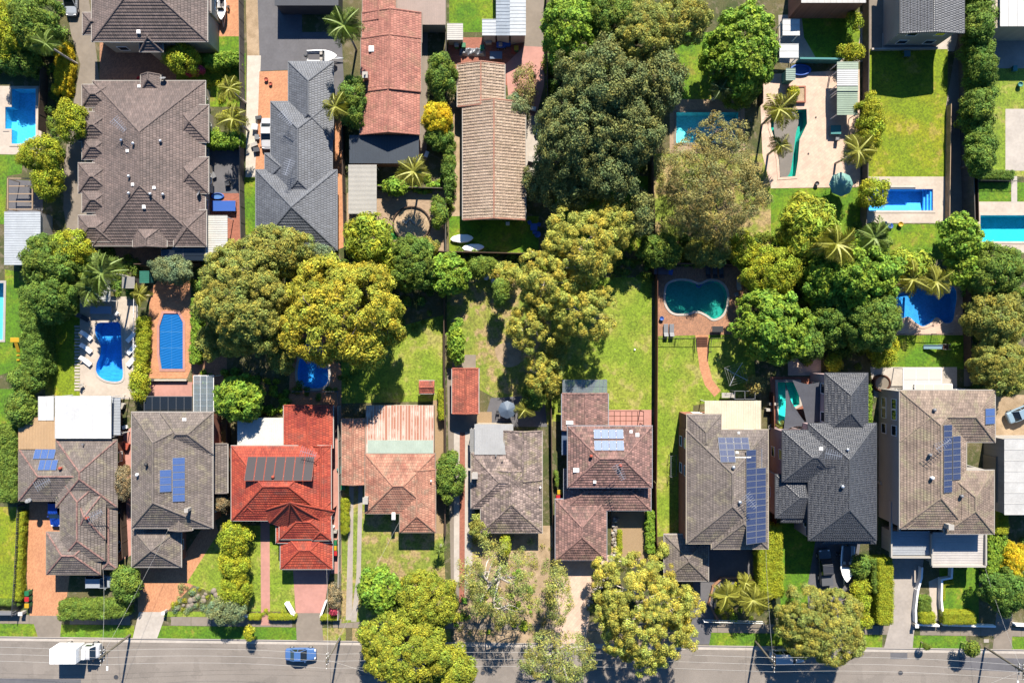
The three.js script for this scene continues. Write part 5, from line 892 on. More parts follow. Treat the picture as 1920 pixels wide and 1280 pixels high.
// low planting nobody could count
for (const u of [['tangled low planting under the left garden trees', [[-20, 0], [115, 0], [130, 120], [120, 290], [95, 290], [92, 150], [-20, 140]], 'green', 1.1, .35, .8],
  ['shade planting beneath the palms and golden lawn', [[80, 440], [260, 480], [258, 556], [100, 556], [60, 520]], 'green', 1, .35, .8],
  ['shade planting under the olive and yellow-green trees', [[360, 480], [830, 480], [830, 600], [700, 640], [640, 750], [545, 745], [540, 640], [430, 640], [365, 560]], 'green', .55, .3, .7],
  ['understorey planting below the dark eucalypts', [[1022, 100], [1215, 100], [1215, 340], [1030, 340]], 'green', .8, .35, .9],
  ['understorey behind the narrow lot', [[850, 470], [1220, 470], [1225, 520], [850, 520]], 'green', .8, .3, .7],
  ['understorey around the bean pool yard', [[1225, 440], [1600, 440], [1640, 660], [1440, 690], [1400, 640], [1398, 500], [1228, 490]], 'green', .7, .35, .8],
  ['understorey between the pool yards', [[1600, 420], [1660, 420], [1670, 690], [1600, 690]], 'green', .9, .35, .8],
  ['understorey along the end boundary', [[1800, 480], [1930, 480], [1930, 740], [1826, 740]], 'green', .8, .35, .8],
  ['rock garden plants at the brick driveway bend', [[318, 1140], [340, 1095], [375, 1092], [410, 1105], [410, 1146], [330, 1146]], 'sage', 1.4, .18, .5],
  ['yellow-green groundcover in the rock garden', [[318, 1140], [345, 1098], [410, 1110], [400, 1146]], 'lime', .8, .18, .4],
  ['low shrubs in the dry front garden', [[884, 1005], [1034, 1005], [1036, 1190], [850, 1190]], 'gum', .5, .25, .7],
  ['green groundcover in the dry front garden', [[850, 1090], [1000, 1060], [1000, 1190], [850, 1195]], 'bright', .25, .25, .6],
  ['planting under the wide olive-yellow tree', [[1110, 1060], [1240, 1050], [1290, 1100], [1290, 1190], [1110, 1190]], 'olive', .5, .3, .7],
  ['bedding plants inside the curved front garden', [[1345, 1085], [1440, 1100], [1440, 1160], [1340, 1160]], 'lime', .9, .25, .6],
  ['side strip planting beside the tan house', [[838, 240], [852, 240], [852, 405], [838, 405]], 'green', 1.4, .3, .6],
  ['deck edge planting below the salmon annex', [[700, 340], [830, 330], [830, 362], [720, 360]], 'bright', 1.2, .3, .6],
  ['planting between the brown house and slate house fence', [[388, 120], [455, 120], [455, 280], [388, 260]], 'lime', .5, .3, .7],
  ['weeds beside the olive house pool path', [[360, 700], [430, 690], [540, 720], [540, 770], [480, 780], [400, 770]], 'bright', .8, .3, .7],
  ['planting along the beige house lane', [[1824, 860], [1868, 860], [1868, 940], [1840, 940]], 'olive', .3, .2, .4],
  ['corner bed beside the golden bush', [[1880, 1040], [1930, 1000], [1930, 1150], [1890, 1150]], 'green', .8, .3, .6],
  ['flower bed along the white front gate', [[466, 1142], [550, 1142], [550, 1153], [466, 1153]], 'lime', 2, .2, .4],
]) undergrowth(...u);
// ---------- fences and walls ----------
const FN = [
  ['timber_fence', 'dark timber fence around the corner pool', [[-20, 131], [90, 131], [88, 190], [86, 250]], 1.8, M.fencewood],
  ['timber_fence', 'weathered timber fence beside the slate grey house', [[456, -20], [459, 200], [457, 330], [460, 450]], 1.9, M.greywood],
  ['timber_fence', 'timber fence between slate and salmon houses', [[646, 200], [647, 330], [650, 465]], 1.8, M.fencewood],
  ['timber_fence', 'timber fence along the tan house boundary', [[838, 70], [838, 300], [837, 475]], 1.8, M.greywood],
  ['timber_fence', 'timber fence at the back of the upper gardens', [[650, 466], [838, 474], [1010, 478]], 1.7, M.fencewood],
  ['timber_fence', 'dark timber fence through the eucalypt shade', [[1024, -10], [1026, 200], [1030, 330]], 1.8, M.fencewood],
  ['timber_fence', 'tall shaded fence beside the brownish tree', [[1218, 215], [1221, 350], [1225, 490]], 2, M.fencewood],
  ['timber_fence', 'long brown timber fence between the two mown lawns', [[1228, 500], [1228, 640], [1227, 800], [1226, 900]], 2.1, M.brownwood],
  ['timber_fence', 'lower brown fence section beside the gravel yard', [[1226, 903], [1228, 1010], [1232, 1040]], 1.7, M.brownwood],
  ['timber_fence', 'dark fence behind the bean-shaped pool', [[1230, 496], [1300, 496], [1396, 499]], 2, M.fencewood],
  ['timber_fence', 'grey fence beside the pink pool terrace', [[1618, -20], [1618, 120], [1616, 340], [1612, 460]], 1.9, M.greywood],
  ['timber_fence', 'cream rail fence beside the golden lawn', [[1775, 200], [1773, 332], [1772, 418]], 1.2, M.timber],
  ['timber_fence', 'tall dark lattice fence beside the evergreen hedge', [[1796, 40], [1800, 200], [1806, 420]], 2.8, M.greywood],
  ['timber_fence', 'second dark fence along the narrow lane', [[1809, 40], [1813, 200], [1818, 420]], 2.2, M.fencewood],
  ['timber_fence', 'dark fence beside the scalloped pool', [[1806, 520], [1808, 690]], 1.8, M.fencewood],
  ['timber_fence', 'white-capped fence between red and orange houses', [[638, 760], [640, 950], [638, 1155]], 1.6, M.offwhite],
  ['timber_fence', 'timber fence beside the terracotta shed lot', [[834, 480], [834, 690], [836, 800], [836, 1000]], 1.6, M.fencewood],
  ['timber_fence', 'fence between the mottled grey and mottled brown houses', [[1032, 700], [1034, 900], [1038, 1060]], 1.6, M.fencewood],
  ['timber_fence', 'fence between tall brick and charcoal houses', [[1443, 735], [1446, 860], [1448, 980]], 1.7, M.brownwood],
  ['timber_fence', 'fence between rambling and grey-brown houses', [[228, 750], [233, 900], [240, 1040]], 1.6, M.fencewood],
  ['timber_fence', 'fence beside the white patio roof', [[432, 770], [432, 960]], 1.6, M.fencewood],
  ['timber_fence', 'back fence of the blue cover pool yard', [[262, 497], [380, 497]], 1.7, M.fencewood],
  ['timber_fence', 'low timber fence beside the deck garden', [[704, 352], [836, 356]], 1.3, M.greywood],
  ['timber_fence', 'short timber fence beside the dark eucalypt yard', [[1340, 90], [1424, 150], [1424, 200]], 1.6, M.fencewood],
];
for (const f of FN) fence(...f);
const OF = [
  ['picket_fence', 'dark steel slat fence along the brick driveway', [[47, 942], [44, 1020], [40, 1090], [36, 1148]], 1.8, M.darkgrey, { open: 1, gap: .3, bw: .12, bay: 2.4 }],
  ['pool_fence', 'black rail fence beside the pool steps', [[1232, 634], [1302, 634], [1303, 660]], 1.2, M.black, { open: 1, gap: .3 }],
  ['pool_fence', 'black rail fence on the other side of the pool steps', [[1329, 660], [1330, 634], [1392, 632]], 1.2, M.black, { open: 1, gap: .3 }],
  ['pool_fence', 'thin black pool fence at the slide lawn', [[1660, 627], [1806, 625]], 1.2, M.black, { open: 1, gap: .3 }],
  ['pool_fence', 'white tubular fence beside the white loungers pool', [[258, 556], [257, 640], [256, 740]], 1.2, M.white, { open: 1, gap: .25 }],
  ['pool_fence', 'black fence beside the aqua terrace lawn', [[1826, 341], [1900, 342]], 1.2, M.black, { open: 1, gap: .25 }],
  ['pool_fence', 'steel fence beside the small blue pool', [[552, 733], [636, 733], [638, 775]], 1.2, M.grey, { open: 1, gap: .25 }],
  ['front_fence', 'white picket fence before the curved garden', [[1318, 1161], [1430, 1164]], 1, M.white, { open: 1, gap: .16 }],
];
for (const f of OF) fence(...f);
const WL = [
  ['front_wall', 'white rendered wall by the pink garden path', [[452, 1152], [486, 1152]], .7, M.white], ['front_wall', 'white rendered wall with flower bed by the gate', [[507, 1152], [540, 1152], [552, 1152]], .7, M.white],
  ['front_wall', 'white angled wall at the pink driveway corner', [[552, 1151], [537, 1127]], .7, M.white], ['front_wall', 'white angled wall around the bronze bush', [[603, 1152], [613, 1124]], .7, M.white], ['front_wall', 'short white wall beside the red leafed shrub', [[605, 1153], [636, 1154], [637, 1080]], .7, M.white],
  ['front_wall', 'grey rendered wall at the first corner', [[-30, 1146], [38, 1146]], 1.1, M.grey],
  ['front_wall', 'curved white planter wall beside the pale driveway', [[1724, 1062], [1723, 1080], [1716, 1104], [1712, 1140], [1713, 1164]], .8, M.white], ['front_wall', 'white planter wall in front of the block hedge', [[1715, 1167], [1756, 1169]], .8, M.white], ['front_wall', 'white stair wall beside the square lawn', [[1780, 1060], [1779, 1080], [1761, 1083], [1760, 1120], [1764, 1160]], .8, M.white], ['front_wall', 'white fence wall along the square lawn footpath', [[1766, 1168], [1800, 1169], [1862, 1171]], .7, M.white],
  ['front_wall', 'white low wall beside the boat driveway', [[1606, 1090], [1598, 1130], [1602, 1168]], .7, M.white], ['front_wall', 'white wall of the last front garden', [[1900, 1168], [1980, 1172]], .8, M.white],
  ['garden_wall', 'cream retaining edge behind the blue cover pool', [[276, 712], [352, 712]], .5, M.cream], ['garden_wall', 'concrete terrace wall above the pale lawn', [[1634, 94], [1756, 92]], .5, M.paleconcrete], ['garden_wall', 'curved brick edge of the palm garden', [[1345, 1160], [1328, 1130], [1336, 1098], [1352, 1082], [1400, 1082], [1420, 1090]], .4, M.brickbrown],
  ['garden_wall', 'green painted wall under the cabana end', [[1494, 117], [1570, 118]], 1.6, M.teal],
];
for (const w of WL) fence(w[0], w[1], w[2], w[3], w[4], { th: .22, cap: .26, pw: .26, bay: 3.2 });

// ---------- vehicles ----------
function loft(st, n = 10) {                            // stations along x: [x, half width, y bottom, y top, corner]
  const R = st.map(([x, w, y0, y1, r = .12]) => { const p = [], hy = (y1 - y0) / 2, cy = (y0 + y1) / 2; for (let i = 0; i < n * 2; i++) { const a = i / (n * 2) * Math.PI * 2, c = Math.cos(a), s = Math.sin(a), e = .42; p.push(V(x, cy + hy * Math.sign(s) * Math.pow(Math.abs(s), e), w * Math.sign(c) * Math.pow(Math.abs(c), e))); } return p; }), l = [], N = n * 2;
  for (let i = 0; i + 1 < R.length; i++) for (let j = 0; j < N; j++) l.push([R[i][j], R[i][(j + 1) % N], R[i + 1][(j + 1) % N], R[i + 1][j]]);
  l.push([...R[0]].reverse(), R[R.length - 1]); return soup(l);
}
const carPaint = (r, g, b) => new THREE.MeshPhysicalMaterial({ color: base(r, g, b), roughness: .35, clearcoat: .5, clearcoatRoughness: .15 });
function wheels(t, xs, w, r = .32) { for (const x of xs) for (const s of [-1, 1]) { const tyre = part('wheel', new THREE.CylinderGeometry(r, r, .21, 18).rotateX(Math.PI / 2).translate(x, r, s * w), M.rubber, t); part('rim', new THREE.CylinderGeometry(r * .6, r * .6, .225, 12).rotateX(Math.PI / 2).translate(x, r, s * w), M.silver, tyre); } }
function frustum(x0, x1, w0, y0, X0, X1, w1, y1) { const a = [V(x0, y0, -w0), V(x1, y0, -w0), V(x1, y0, w0), V(x0, y0, w0)], b = [V(X0, y1, -w1), V(X1, y1, -w1), V(X1, y1, w1), V(X0, y1, w1)], l = [b.slice().reverse()]; for (let i = 0; i < 4; i++) l.push([a[i], b[i], b[(i + 1) % 4], a[(i + 1) % 4]]); return soup(l); }
function car(name, label, px, py, turn, paintM, o = {}) { // nose points along +x before the turn
  const t = thing(name, label, o.cat || 'car', G(px, py, .8).setY(o.y || 0)); t.rotation.y = turn;
  const L = o.L || 4.5, h = L / 2, wag = o.wagon, top = o.top || 1.46, belt = o.belt || .95, w = o.w || .88;
  part('body', loft([[-h, w * .8, .38, belt - .12], [-h + .12, w * .93, .3, belt - .02], [-h + .9, w, .24, belt], [0, w, .22, belt], [h - 1.2, w, .24, belt - .04], [h - .35, w * .93, .28, belt - .16], [h, w * .72, .36, belt - .3]]), paintM, t);
  const c0 = -h + (wag ? .12 : .75), c1 = h - 1.25, r0 = c0 + (wag ? .35 : .75), r1 = c1 - .8;
  part('glasshouse', frustum(c0, c1, w * .93, belt - .03, r0, r1, w * .76, top - .03), M.darkglass, t);
  part('roof', rbox(r1 - r0 + .1, .07, w * 1.54, (r0 + r1) / 2, top - .01, 0, .05), paintM, t);
  for (const s of [-1, 1]) {
    part('pillar', merge([bar(V(c0, belt - .02, s * w * .9), V(r0, top - .02, s * w * .75), .09), bar(V(c1, belt - .02, s * w * .9), V(r1, top - .02, s * w * .75), .07), bar(V((r0 + r1) / 2, belt - .02, s * w * .93), V((r0 + r1) / 2, top - .03, s * w * .77), .08)]), paintM, t);
    part('headlight', rbox(.22, .13, .34, h - .17, belt - .3, s * w * .62, .05), M.white, t); part('tail_light', rbox(.12, .14, .3, -h + .08, belt - .2, s * w * .68, .04), M.red, t); part('mirror', rbox(.14, .12, .2, c1 - .25, belt + .05, s * (w + .1), .04), paintM, t);
    if (o.rack) part('roof_rail', rbox(r1 - r0 - .3, .05, .05, (r0 + r1) / 2, top + .07, s * w * .66, .02), M.silver, t);
  }
  wheels(t, [-h + .85, h - .85], w - .08); return t;
}
car('sedan_car', 'metallic blue sedan parked on the road by the pink driveway', 563, 1227, 0, carPaint(96, 140, 205), { L: 4.4 });
car('sedan_car', 'white sedan beside the slate grey house', 500, 250, -Math.PI / 2, carPaint(250, 250, 252), { L: 4.4 });
car('wagon_car', 'silver wagon under the front hedge tree', 188, 1091, 0, carPaint(196, 204, 212), { wagon: 1, rack: 1, L: 4.5 });
car('hatchback_car', 'bright blue hatchback in the shaded carport', 103, 962, -Math.PI / 2, carPaint(30, 80, 200), { wagon: 1, L: 3.9 });
car('sedan_car', 'pale silver car on the winding drive', 131, -1, -Math.PI / 2, carPaint(206, 214, 224), {});
car('delivery_van', 'white van under the dense round olive tree', 1476, 1230, 0, carPaint(246, 246, 246), { wagon: 1, L: 4.9, top: 1.95, belt: 1.15, w: .95, cat: 'van' });
car('sedan_car', 'pale blue car in the dusty side yard', 1918, 774, .4, carPaint(170, 200, 220), {});
{
  const t = thing('pickup_truck', 'black four-wheel drive with a covered tray beside the boat', 'pickup', G(1548, 1063, .8).setY(0)), P = carPaint(72, 74, 80); t.rotation.y = Math.PI / 2 + .08;
  part('body', loft([[-2.6, .86, .5, 1.1], [-2.4, .92, .45, 1.12], [.6, .94, .42, 1.14], [1.6, .93, .42, 1.12], [2.3, .88, .45, 1.02], [2.6, .75, .5, .9]]), P, t);
  part('glasshouse', frustum(-1.1, 1.35, .86, 1.1, -.75, .6, .74, 1.74), M.darkglass, t); part('roof', rbox(1.5, .07, 1.48, -.08, 1.77, 0), P, t);
  part('tray_cover', rbox(1.45, .08, 1.66, -1.85, 1.17, 0, .05), paint(110, 112, 118), t); for (const s of [-1, 1]) { part('roof_bar', rbox(.06, .05, 1.4, -.1 + s * .5, 1.86, 0, .02), M.darkgrey, t); part('headlight', rbox(.18, .16, .3, 2.42, .92, s * .6, .05), M.white, t); part('mirror', rbox(.16, .16, .22, .9, 1.3, s * 1.06, .04), M.black, t); }
  wheels(t, [-1.6, 1.6], .85, .38);
}
{
  const t = thing('box_truck', 'white box truck parked on the road beside the utility pole', 'truck', G(148, 1222, 1.4).setY(-.13)), W = carPaint(250, 250, 250);
  part('cargo_box', rbox(3.7, 2.25, 2.15, -1.45, 1.98, 0, .04), M.white, t); part('chassis', box(6.0, .22, .9, 0, .66, 0), M.darkgrey, t);
  const cab = part('cab', loft([[.65, 1, .55, 2.1], [.8, 1.02, .5, 2.25], [1.8, 1.02, .5, 2.25], [2.35, 1, .5, 1.6], [2.65, .95, .5, 1.35], [2.72, .9, .55, 1.2]]), W, t);
  part('windscreen', soup([[V(2.36, 1.62, -.86), V(2.36, 1.62, .86), V(1.86, 2.24, .8), V(1.86, 2.24, -.8)]]).translate(.03, .02, 0), M.darkglass, cab); part('roof_deflector', rbox(.5, .3, 1.5, 1.05, 2.4, 0, .1), M.white, t);
  for (const s of [-1, 1]) { part('mirror', rbox(.1, .3, .22, 2.1, 1.75, s * 1.2, .03), M.black, t); part('headlight', rbox(.12, .18, .3, 2.66, .85, s * .66, .04), M.white, t); part('side_window', box(.9, .5, .02, 1.5, 1.75, s * 1.01), M.darkglass, cab); }
  wheels(t, [-2.1, 1.75], .88, .4); for (let i = 0; i < 3; i++) part('roof_rib', box(.05, .03, 2.0, -2.6 + i * 1.1, 3.115, 0), M.offwhite, t);
}
function boat(label, px, py, turn, L, hullM, o = {}) {
  const t = thing(o.name || 'motor_boat', label, 'boat', G(px, py, 1).setY(0)); t.rotation.y = turn; const h = L / 2, w = L * .2;
  const st = [[-h, w * .92], [-h * .3, w], [h * .25, w * .95], [h * .6, w * .7], [h * .85, w * .35], [h, .03]], l = [], y0 = .62, y1 = 1.3, rim = s => st.map(([x, a], i) => V(x, y1 + .12 * i / 5, s * a)), keel = st.map(([x], i) => V(x * .97, y0 + (i > 3 ? .18 * (i - 3) : 0), 0)), A = rim(-1), B = rim(1);
  for (let i = 0; i + 1 < st.length; i++) { l.push([keel[i], keel[i + 1], A[i + 1], A[i]], [keel[i], B[i], B[i + 1], keel[i + 1]]); } l.push([A[0], B[0], keel[0]]); part('hull', soup(l), hullM, t);
  const deck = [], inn = s => st.map(([x, a], i) => V(Math.max(-h + .15, x - .1), y1 + .12 * i / 5 + .01, s * Math.max(0, a - .14))), C = inn(-1), D = inn(1); for (let i = 0; i + 1 < st.length; i++) deck.push([A[i], A[i + 1], C[i + 1], C[i]], [B[i], D[i], D[i + 1], B[i + 1]]); part('gunwale', soup(deck), M.white, t);
  part('floor', soup([0, 1].map(i => [C[i].clone().setY(1), C[i + 1].clone().setY(1), D[i + 1].clone().setY(1), D[i].clone().setY(1)])), paint(96, 92, 96), t);
  part('foredeck', soup([2, 3, 4].map(i => [C[i], C[i + 1], D[i + 1], D[i]])), M.white, t);
  part('windshield', soup([[C[2].clone(), C[2].clone().add(V(-.25, .4, .05)), D[2].clone().add(V(-.25, .4, -.05)), D[2].clone()]]), M.darkglass, t);
  for (const s of [-1, 1]) part('seat', rbox(.45, .3, .45, -.1, 1.16, s * w * .45, .06), M.offwhite, t); part('outboard_motor', rbox(.4, .55, .36, -h - .12, 1.35, 0, .1), o.motor || M.black, t);
  part('trailer', merge([bar(V(-h * .8, .5, -.5), V(h + .7, .5, 0), .08), bar(V(-h * .8, .5, .5), V(h + .7, .5, 0), .08), bar(V(-h * .4, .5, -w), V(-h * .4, .5, w), .08)]), M.silver, t); wheels(t, [-h * .4], w + .02, .3); return t;
}
boat('white motor boat on a trailer beside the black pickup', 1588, 1056, -Math.PI / 2 - .05, 5.2, paint(196, 214, 224));
boat('white and grey runabout behind the slate grey house', 604, 106, 0, 4.4, paint(225, 225, 225), { motor: M.darkgrey });
boat('small white dinghy on the orange brick strip', 416, 18, -Math.PI / 2, 3.2, paint(235, 238, 240));
for (const [x, y, L, w, lb] of [[866, 447, 3.3, .62, 'white covered sailboard hull on the shaded lawn'], [887, 464, 3.2, .55, 'grey-white second hull partly behind shrubs']]) {
  const t = thing('sailing_hull', lb, 'small boat', G(x, y, .4).setY(0)); t.rotation.y = .06; part('hull', loft([[-L / 2, .08, .3, .42], [-L * .4, w * .6, .12, .48], [-L * .1, w, .05, .52], [L * .25, w * .9, .05, .52], [L * .42, w * .5, .14, .5], [L / 2, .05, .34, .46]]), M.white, t); part('cradle', merge([box(.1, .1, w * 1.6, -.8, .05, 0), box(.1, .1, w * 1.6, .8, .05, 0)]), M.fencewood, t);
}
// ---------- garden and street things ----------
function bin(label, px, py, lid, bodyM = M.green) { const t = thing('wheelie_bin', label, 'bin', G(px, py, .9).setY(0)); part('body', frustum(-.24, .24, .24, .06, -.29, .29, .3, .98), bodyM, t); part('lid', rbox(.64, .08, .66, 0, 1.02, 0, .04), lid, t); part('handle', box(.5, .04, .05, 0, 1.0, -.36), M.black, t); for (const s of [-1, 1]) part('wheel', new THREE.CylinderGeometry(.1, .1, .06, 10).rotateZ(Math.PI / 2).translate(s * .25, .1, -.26), M.rubber, t); return t; }
bin('green-lidded bin beside the steel slat fence', 50, 1112, M.green); bin('red-lidded bin between the green and yellow ones by slat fence', 50, 1123, M.red); bin('yellow-lidded bin beside the steel slat fence', 50, 1135, M.yellow);
bin('green-lidded bin in the red house side passage', 627, 1018, M.green); bin('yellow-lidded bin in the red house side passage', 627, 1027, M.yellow); bin('red-lidded bin in the red house side passage', 628, 1037, M.red);
bin('yellow-lidded bin beside the mottled brown garage', 1049, 922, M.yellow); bin('green-lidded bin beside the mottled brown garage', 1058, 919, M.green); bin('red-lidded bin beside the mottled brown garage', 1047, 932, M.red);
bin('teal bin at the orange garage mouth', 643, 914, M.green); bin('green bin beside the silver tarpaulin', 869, 85, M.green); bin('second green bin along the red patio wall', 904, 89, M.green); bin('yellow bin on the red patio', 968, 90, M.yellow); bin('pale bin beside the white garden shed', 856, 84, M.offwhite);
function lounger(label, px, py, turn, m = M.white, g) { const t = thing('sun_lounger', label, 'sun lounger', G(px, py, .4).setY(0), g); t.rotation.y = turn; part('seat', rbox(1.25, .1, .66, .28, .36, 0, .05), m, t); part('backrest', rbox(.75, .1, .66, 0, 0, 0, .05).rotateZ(-.6).translate(-.62, .55, 0), m, t); for (const [x, z] of [[.8, .28], [.8, -.28], [-.4, .28], [-.4, -.28]]) part('leg', cyl(.03, .03, .32, x, 0, z, 6), M.grey, t); return t; }
const gl = 'white loungers around the royal blue pool';
lounger('white lounger on the golden lawn side, upper one of three', 161, 629, -.7, M.white, gl); lounger('white lounger on the golden lawn side, middle one of three', 161, 653, -.7, M.white, gl); lounger('white lounger on the golden lawn side, lowest of three', 160, 677, -.7, M.white, gl);
lounger('white lounger beside the creeper strip, upper one of three', 245, 632, Math.PI + .8, M.white, gl); lounger('white lounger beside the creeper strip, middle one of three', 246, 655, Math.PI + .8, M.white, gl); lounger('white lounger beside the creeper strip, lowest of three', 246, 677, Math.PI + .8, M.white, gl);
lounger('dark striped chair at the shaded pool corner', 155, 595, -.5, M.darkgrey);
for (const [i, x] of [1249, 1260].entries()) lounger(['grey lounger on brown brick beside the fence corner', 'second grey lounger on brown brick by the pool fence'][i], x, 619, Math.PI / 2, M.grey);
for (const [i, x] of [1328, 1341, 1353].entries()) lounger(['dark lounger at the shaded wall, beside the pool hose', 'dark lounger at the shaded wall, between two others', 'dark lounger at the shaded wall, beside the pool corner'][i], x, 510, Math.PI / 2, M.darkgrey);
lounger('pale lounger at the far end of the bean pool', 1386, 532, Math.PI / 2, M.offwhite);
function table(name, label, px, py, w, d, h, m, turn = 0) { const t = thing(name, label, 'table', G(px, py, h).setY(0)); t.rotation.y = turn; part('tabletop', rbox(w, .06, d, 0, h, 0, .03), m, t); for (const a of [-1, 1]) for (const b of [-1, 1]) part('leg', box(.06, h - .02, .06, a * (w / 2 - .1), (h - .02) / 2, b * (d / 2 - .1)), M.grey, t); return t; }
table('outdoor_table', 'pale blue outdoor daybed table above the curved pool', 188, 581, 3.1, 1.1, .55, paint(190, 210, 240)); table('games_table', 'black games table with white rim on brown brick deck', 1346, 617, 1.6, .85, .75, M.black); table('outdoor_table', 'bright blue table tennis top in the red side court', 419, 386, 3.4, 1.5, .76, M.blue); table('outdoor_table', 'grey-blue table on the red patio', 930, 103, 1.8, 1.1, .75, paint(120, 140, 165)); table('outdoor_table', 'green picnic table on the pool terrace edge', 1568, 243, 1.5, 1.3, .75, M.teal); table('work_bench', 'white and green bench by the steel shelter', 1366, 741, 1.9, .75, .8, M.offwhite); table('outdoor_table', 'dark table under the grey garden umbrella', 949, 772, 1.5, 1.5, .7, M.fencewood); table('outdoor_table', 'white table beside the golden lawn terrace', 1702, 100, .9, .9, .7, paint(90, 140, 150)); table('outdoor_table', 'blue table in the eucalypt shade lawn', 1001, 425, 1, 1, .7, M.blue);
function umbrella(label, px, py, r, h, m, n = 8) { const p = G(px, py, h), R = r * S * (CAMH - h) / CAMH, t = thing('garden_umbrella', label, 'umbrella', V(p.x, 0, p.z)), l = []; part('pole', cyl(.03, .03, h + .4, 0, 0, 0, 8), M.silver, t); part('base', cyl(.3, .28, .1, 0, 0, 0, 14), M.darkgrey, t); for (let i = 0; i < n; i++) { const a = i / n * 6.2832, b = (i + 1) / n * 6.2832, m2 = (a + b) / 2; l.push([V(0, h + .45, 0), V(Math.cos(b) * R, h - .1, Math.sin(b) * R), V(Math.cos(m2) * R * .93, h - .04, Math.sin(m2) * R * .93)], [V(0, h + .45, 0), V(Math.cos(m2) * R * .93, h - .04, Math.sin(m2) * R * .93), V(Math.cos(a) * R, h - .1, Math.sin(a) * R)]); part('rib', bar(V(0, h + .42, 0), V(Math.cos(a) * R, h - .12, Math.sin(a) * R), .03), M.silver, t); } part('canopy', soup(l), m, t); return t; }
umbrella('pale teal umbrella beside the pink pool terrace', 1578, 345, 23, 2.4, paint(130, 190, 176)); umbrella('slate blue umbrella over the dark garden table', 951, 768, 17, 2.3, paint(108, 126, 146));
function sail(label, pts, m) { const c = G(pts[0][0], pts[0][1], 3), t = thing('shade_sail', label, 'shade sail', V(c.x, 0, c.z)), P = pts.map(([x, y, h]) => G(x, y, h)), n = P.length, e = [], ctr = P.reduce((a, b) => a.clone().add(b), V(0, 0, 0)).divideScalar(n); for (let i = 0; i < n; i++) { const a = P[i], b = P[(i + 1) % n]; for (let k = 0; k < 8; k++) { const f = k / 8, q = a.clone().lerp(b, f), s = Math.sin(Math.PI * f) * .14; e.push(q.lerp(ctr, s)); } } const l = []; e.forEach((q, i) => l.push([ctr, e[(i + 1) % e.length], q])); part('cloth', local(soup(l), t), m, t); P.forEach(p => part('post', local(cyl(.05, .05, p.y, p.x, 0, p.z, 8), t), M.grey, t)); return t; }
const sailM = new THREE.MeshStandardMaterial({ color: base(104, 106, 116), map: sized(fine, 2), roughness: .9, side: THREE.DoubleSide });
sail('large grey shade sail over the red pool patio', [[1486, 712, 3.2], [1538, 716, 3.6], [1564, 794, 3.4], [1514, 797, 3]], sailM); sail('narrow grey shade sail beside the jade pool', [[1473, 715, 2.6], [1484, 752, 2.9], [1516, 800, 3.2], [1470, 808, 2.8]], sailM);
{ // clothes hoist
  const t = thing('clothes_hoist', 'rotary clothes hoist on the mown lawn beside the flowering bush', 'clothes line', G(1372, 700).setY(0)); part('post', cyl(.04, .04, 2, 0, 0, 0, 8), M.silver, t); const e = []; for (let i = 0; i < 4; i++) { const a = i * Math.PI / 2 + .5, p = V(Math.cos(a) * 1.9, 2.15, Math.sin(a) * 1.9); e.push(p); part('arm', bar(V(0, 1.7, 0), p, .045), M.silver, t); } for (let k = 1; k < 5; k++) { const g = []; for (let i = 0; i < 4; i++) { const f = k / 4, q = p => V(p.x * f, 1.7 + .45 * f, p.z * f); g.push(bar(q(e[i]), q(e[(i + 1) % 4]), .018)); } part('line', merge(g), M.offwhite, t); }
}
{ const t = thing('playground_slide', 'blue and white playground slide on the shaded small lawn', 'slide', G(1752, 650).setY(0)); part('chute', merge([box(2.4, .05, .55, 0, 0, 0), box(2.4, .16, .05, 0, .06, .28), box(2.4, .16, .05, 0, .06, -.28)]).rotateZ(.4).translate(-.5, .62, 0), paint(150, 190, 205), t); part('platform', box(.8, .06, .8, 1.0, 1.15, 0), M.brownwood, t); for (const a of [.65, 1.35]) for (const b of [-.36, .36]) part('post', cyl(.04, .04, 1.8, a, 0, b, 6), M.offwhite, t); part('ladder', merge([0, 1, 2, 3].map(i => box(.05, .04, .6, 1.5 + i * .08, 1 - i * .28, 0))), M.offwhite, t); }
{ const t = thing('toy_slide', 'yellow plastic toy climbing frame on the green side lawn', 'toy', G(33, 650).setY(0)); part('platform', rbox(1.3, .1, .7, 0, .7, -1, .05), M.yellow, t); for (const a of [-.5, .5]) for (const b of [-1.25, -.75]) part('leg', box(.1, .7, .1, a, .35, b), M.yellow, t); part('chute', rbox(.5, .06, 1.6, 0, 0, 0, .03).rotateX(.42).translate(.1, .36, .05), M.yellow, t); part('step', merge([box(.5, .06, .2, .1, .1, 1.2), box(.4, .2, .2, .1, .1, 1.9)]), M.yellow, t); }
{ const t = thing('soccer_goal', 'netted green frame standing beside the tall brick wall', 'goal', G(1262, 872).setY(0)); part('frame', merge([bar(V(-.6, 0, -1.5), V(-.6, 1.4, -1.5), .06), bar(V(-.6, 0, 1.5), V(-.6, 1.4, 1.5), .06), bar(V(-.6, 1.4, -1.5), V(-.6, 1.4, 1.5), .06), bar(V(.5, .03, -1.5), V(.5, .03, 1.5), .05), bar(V(-.6, 1.4, -1.5), V(.5, .03, -1.5), .05), bar(V(-.6, 1.4, 1.5), V(.5, .03, 1.5), .05)]), M.grey, t); const g = []; for (let i = 0; i <= 10; i++) g.push(bar(V(-.6, 1.4, -1.5 + i * .3), V(.5, .03, -1.5 + i * .3), .012)); part('net', merge(g), M.teal, t); }
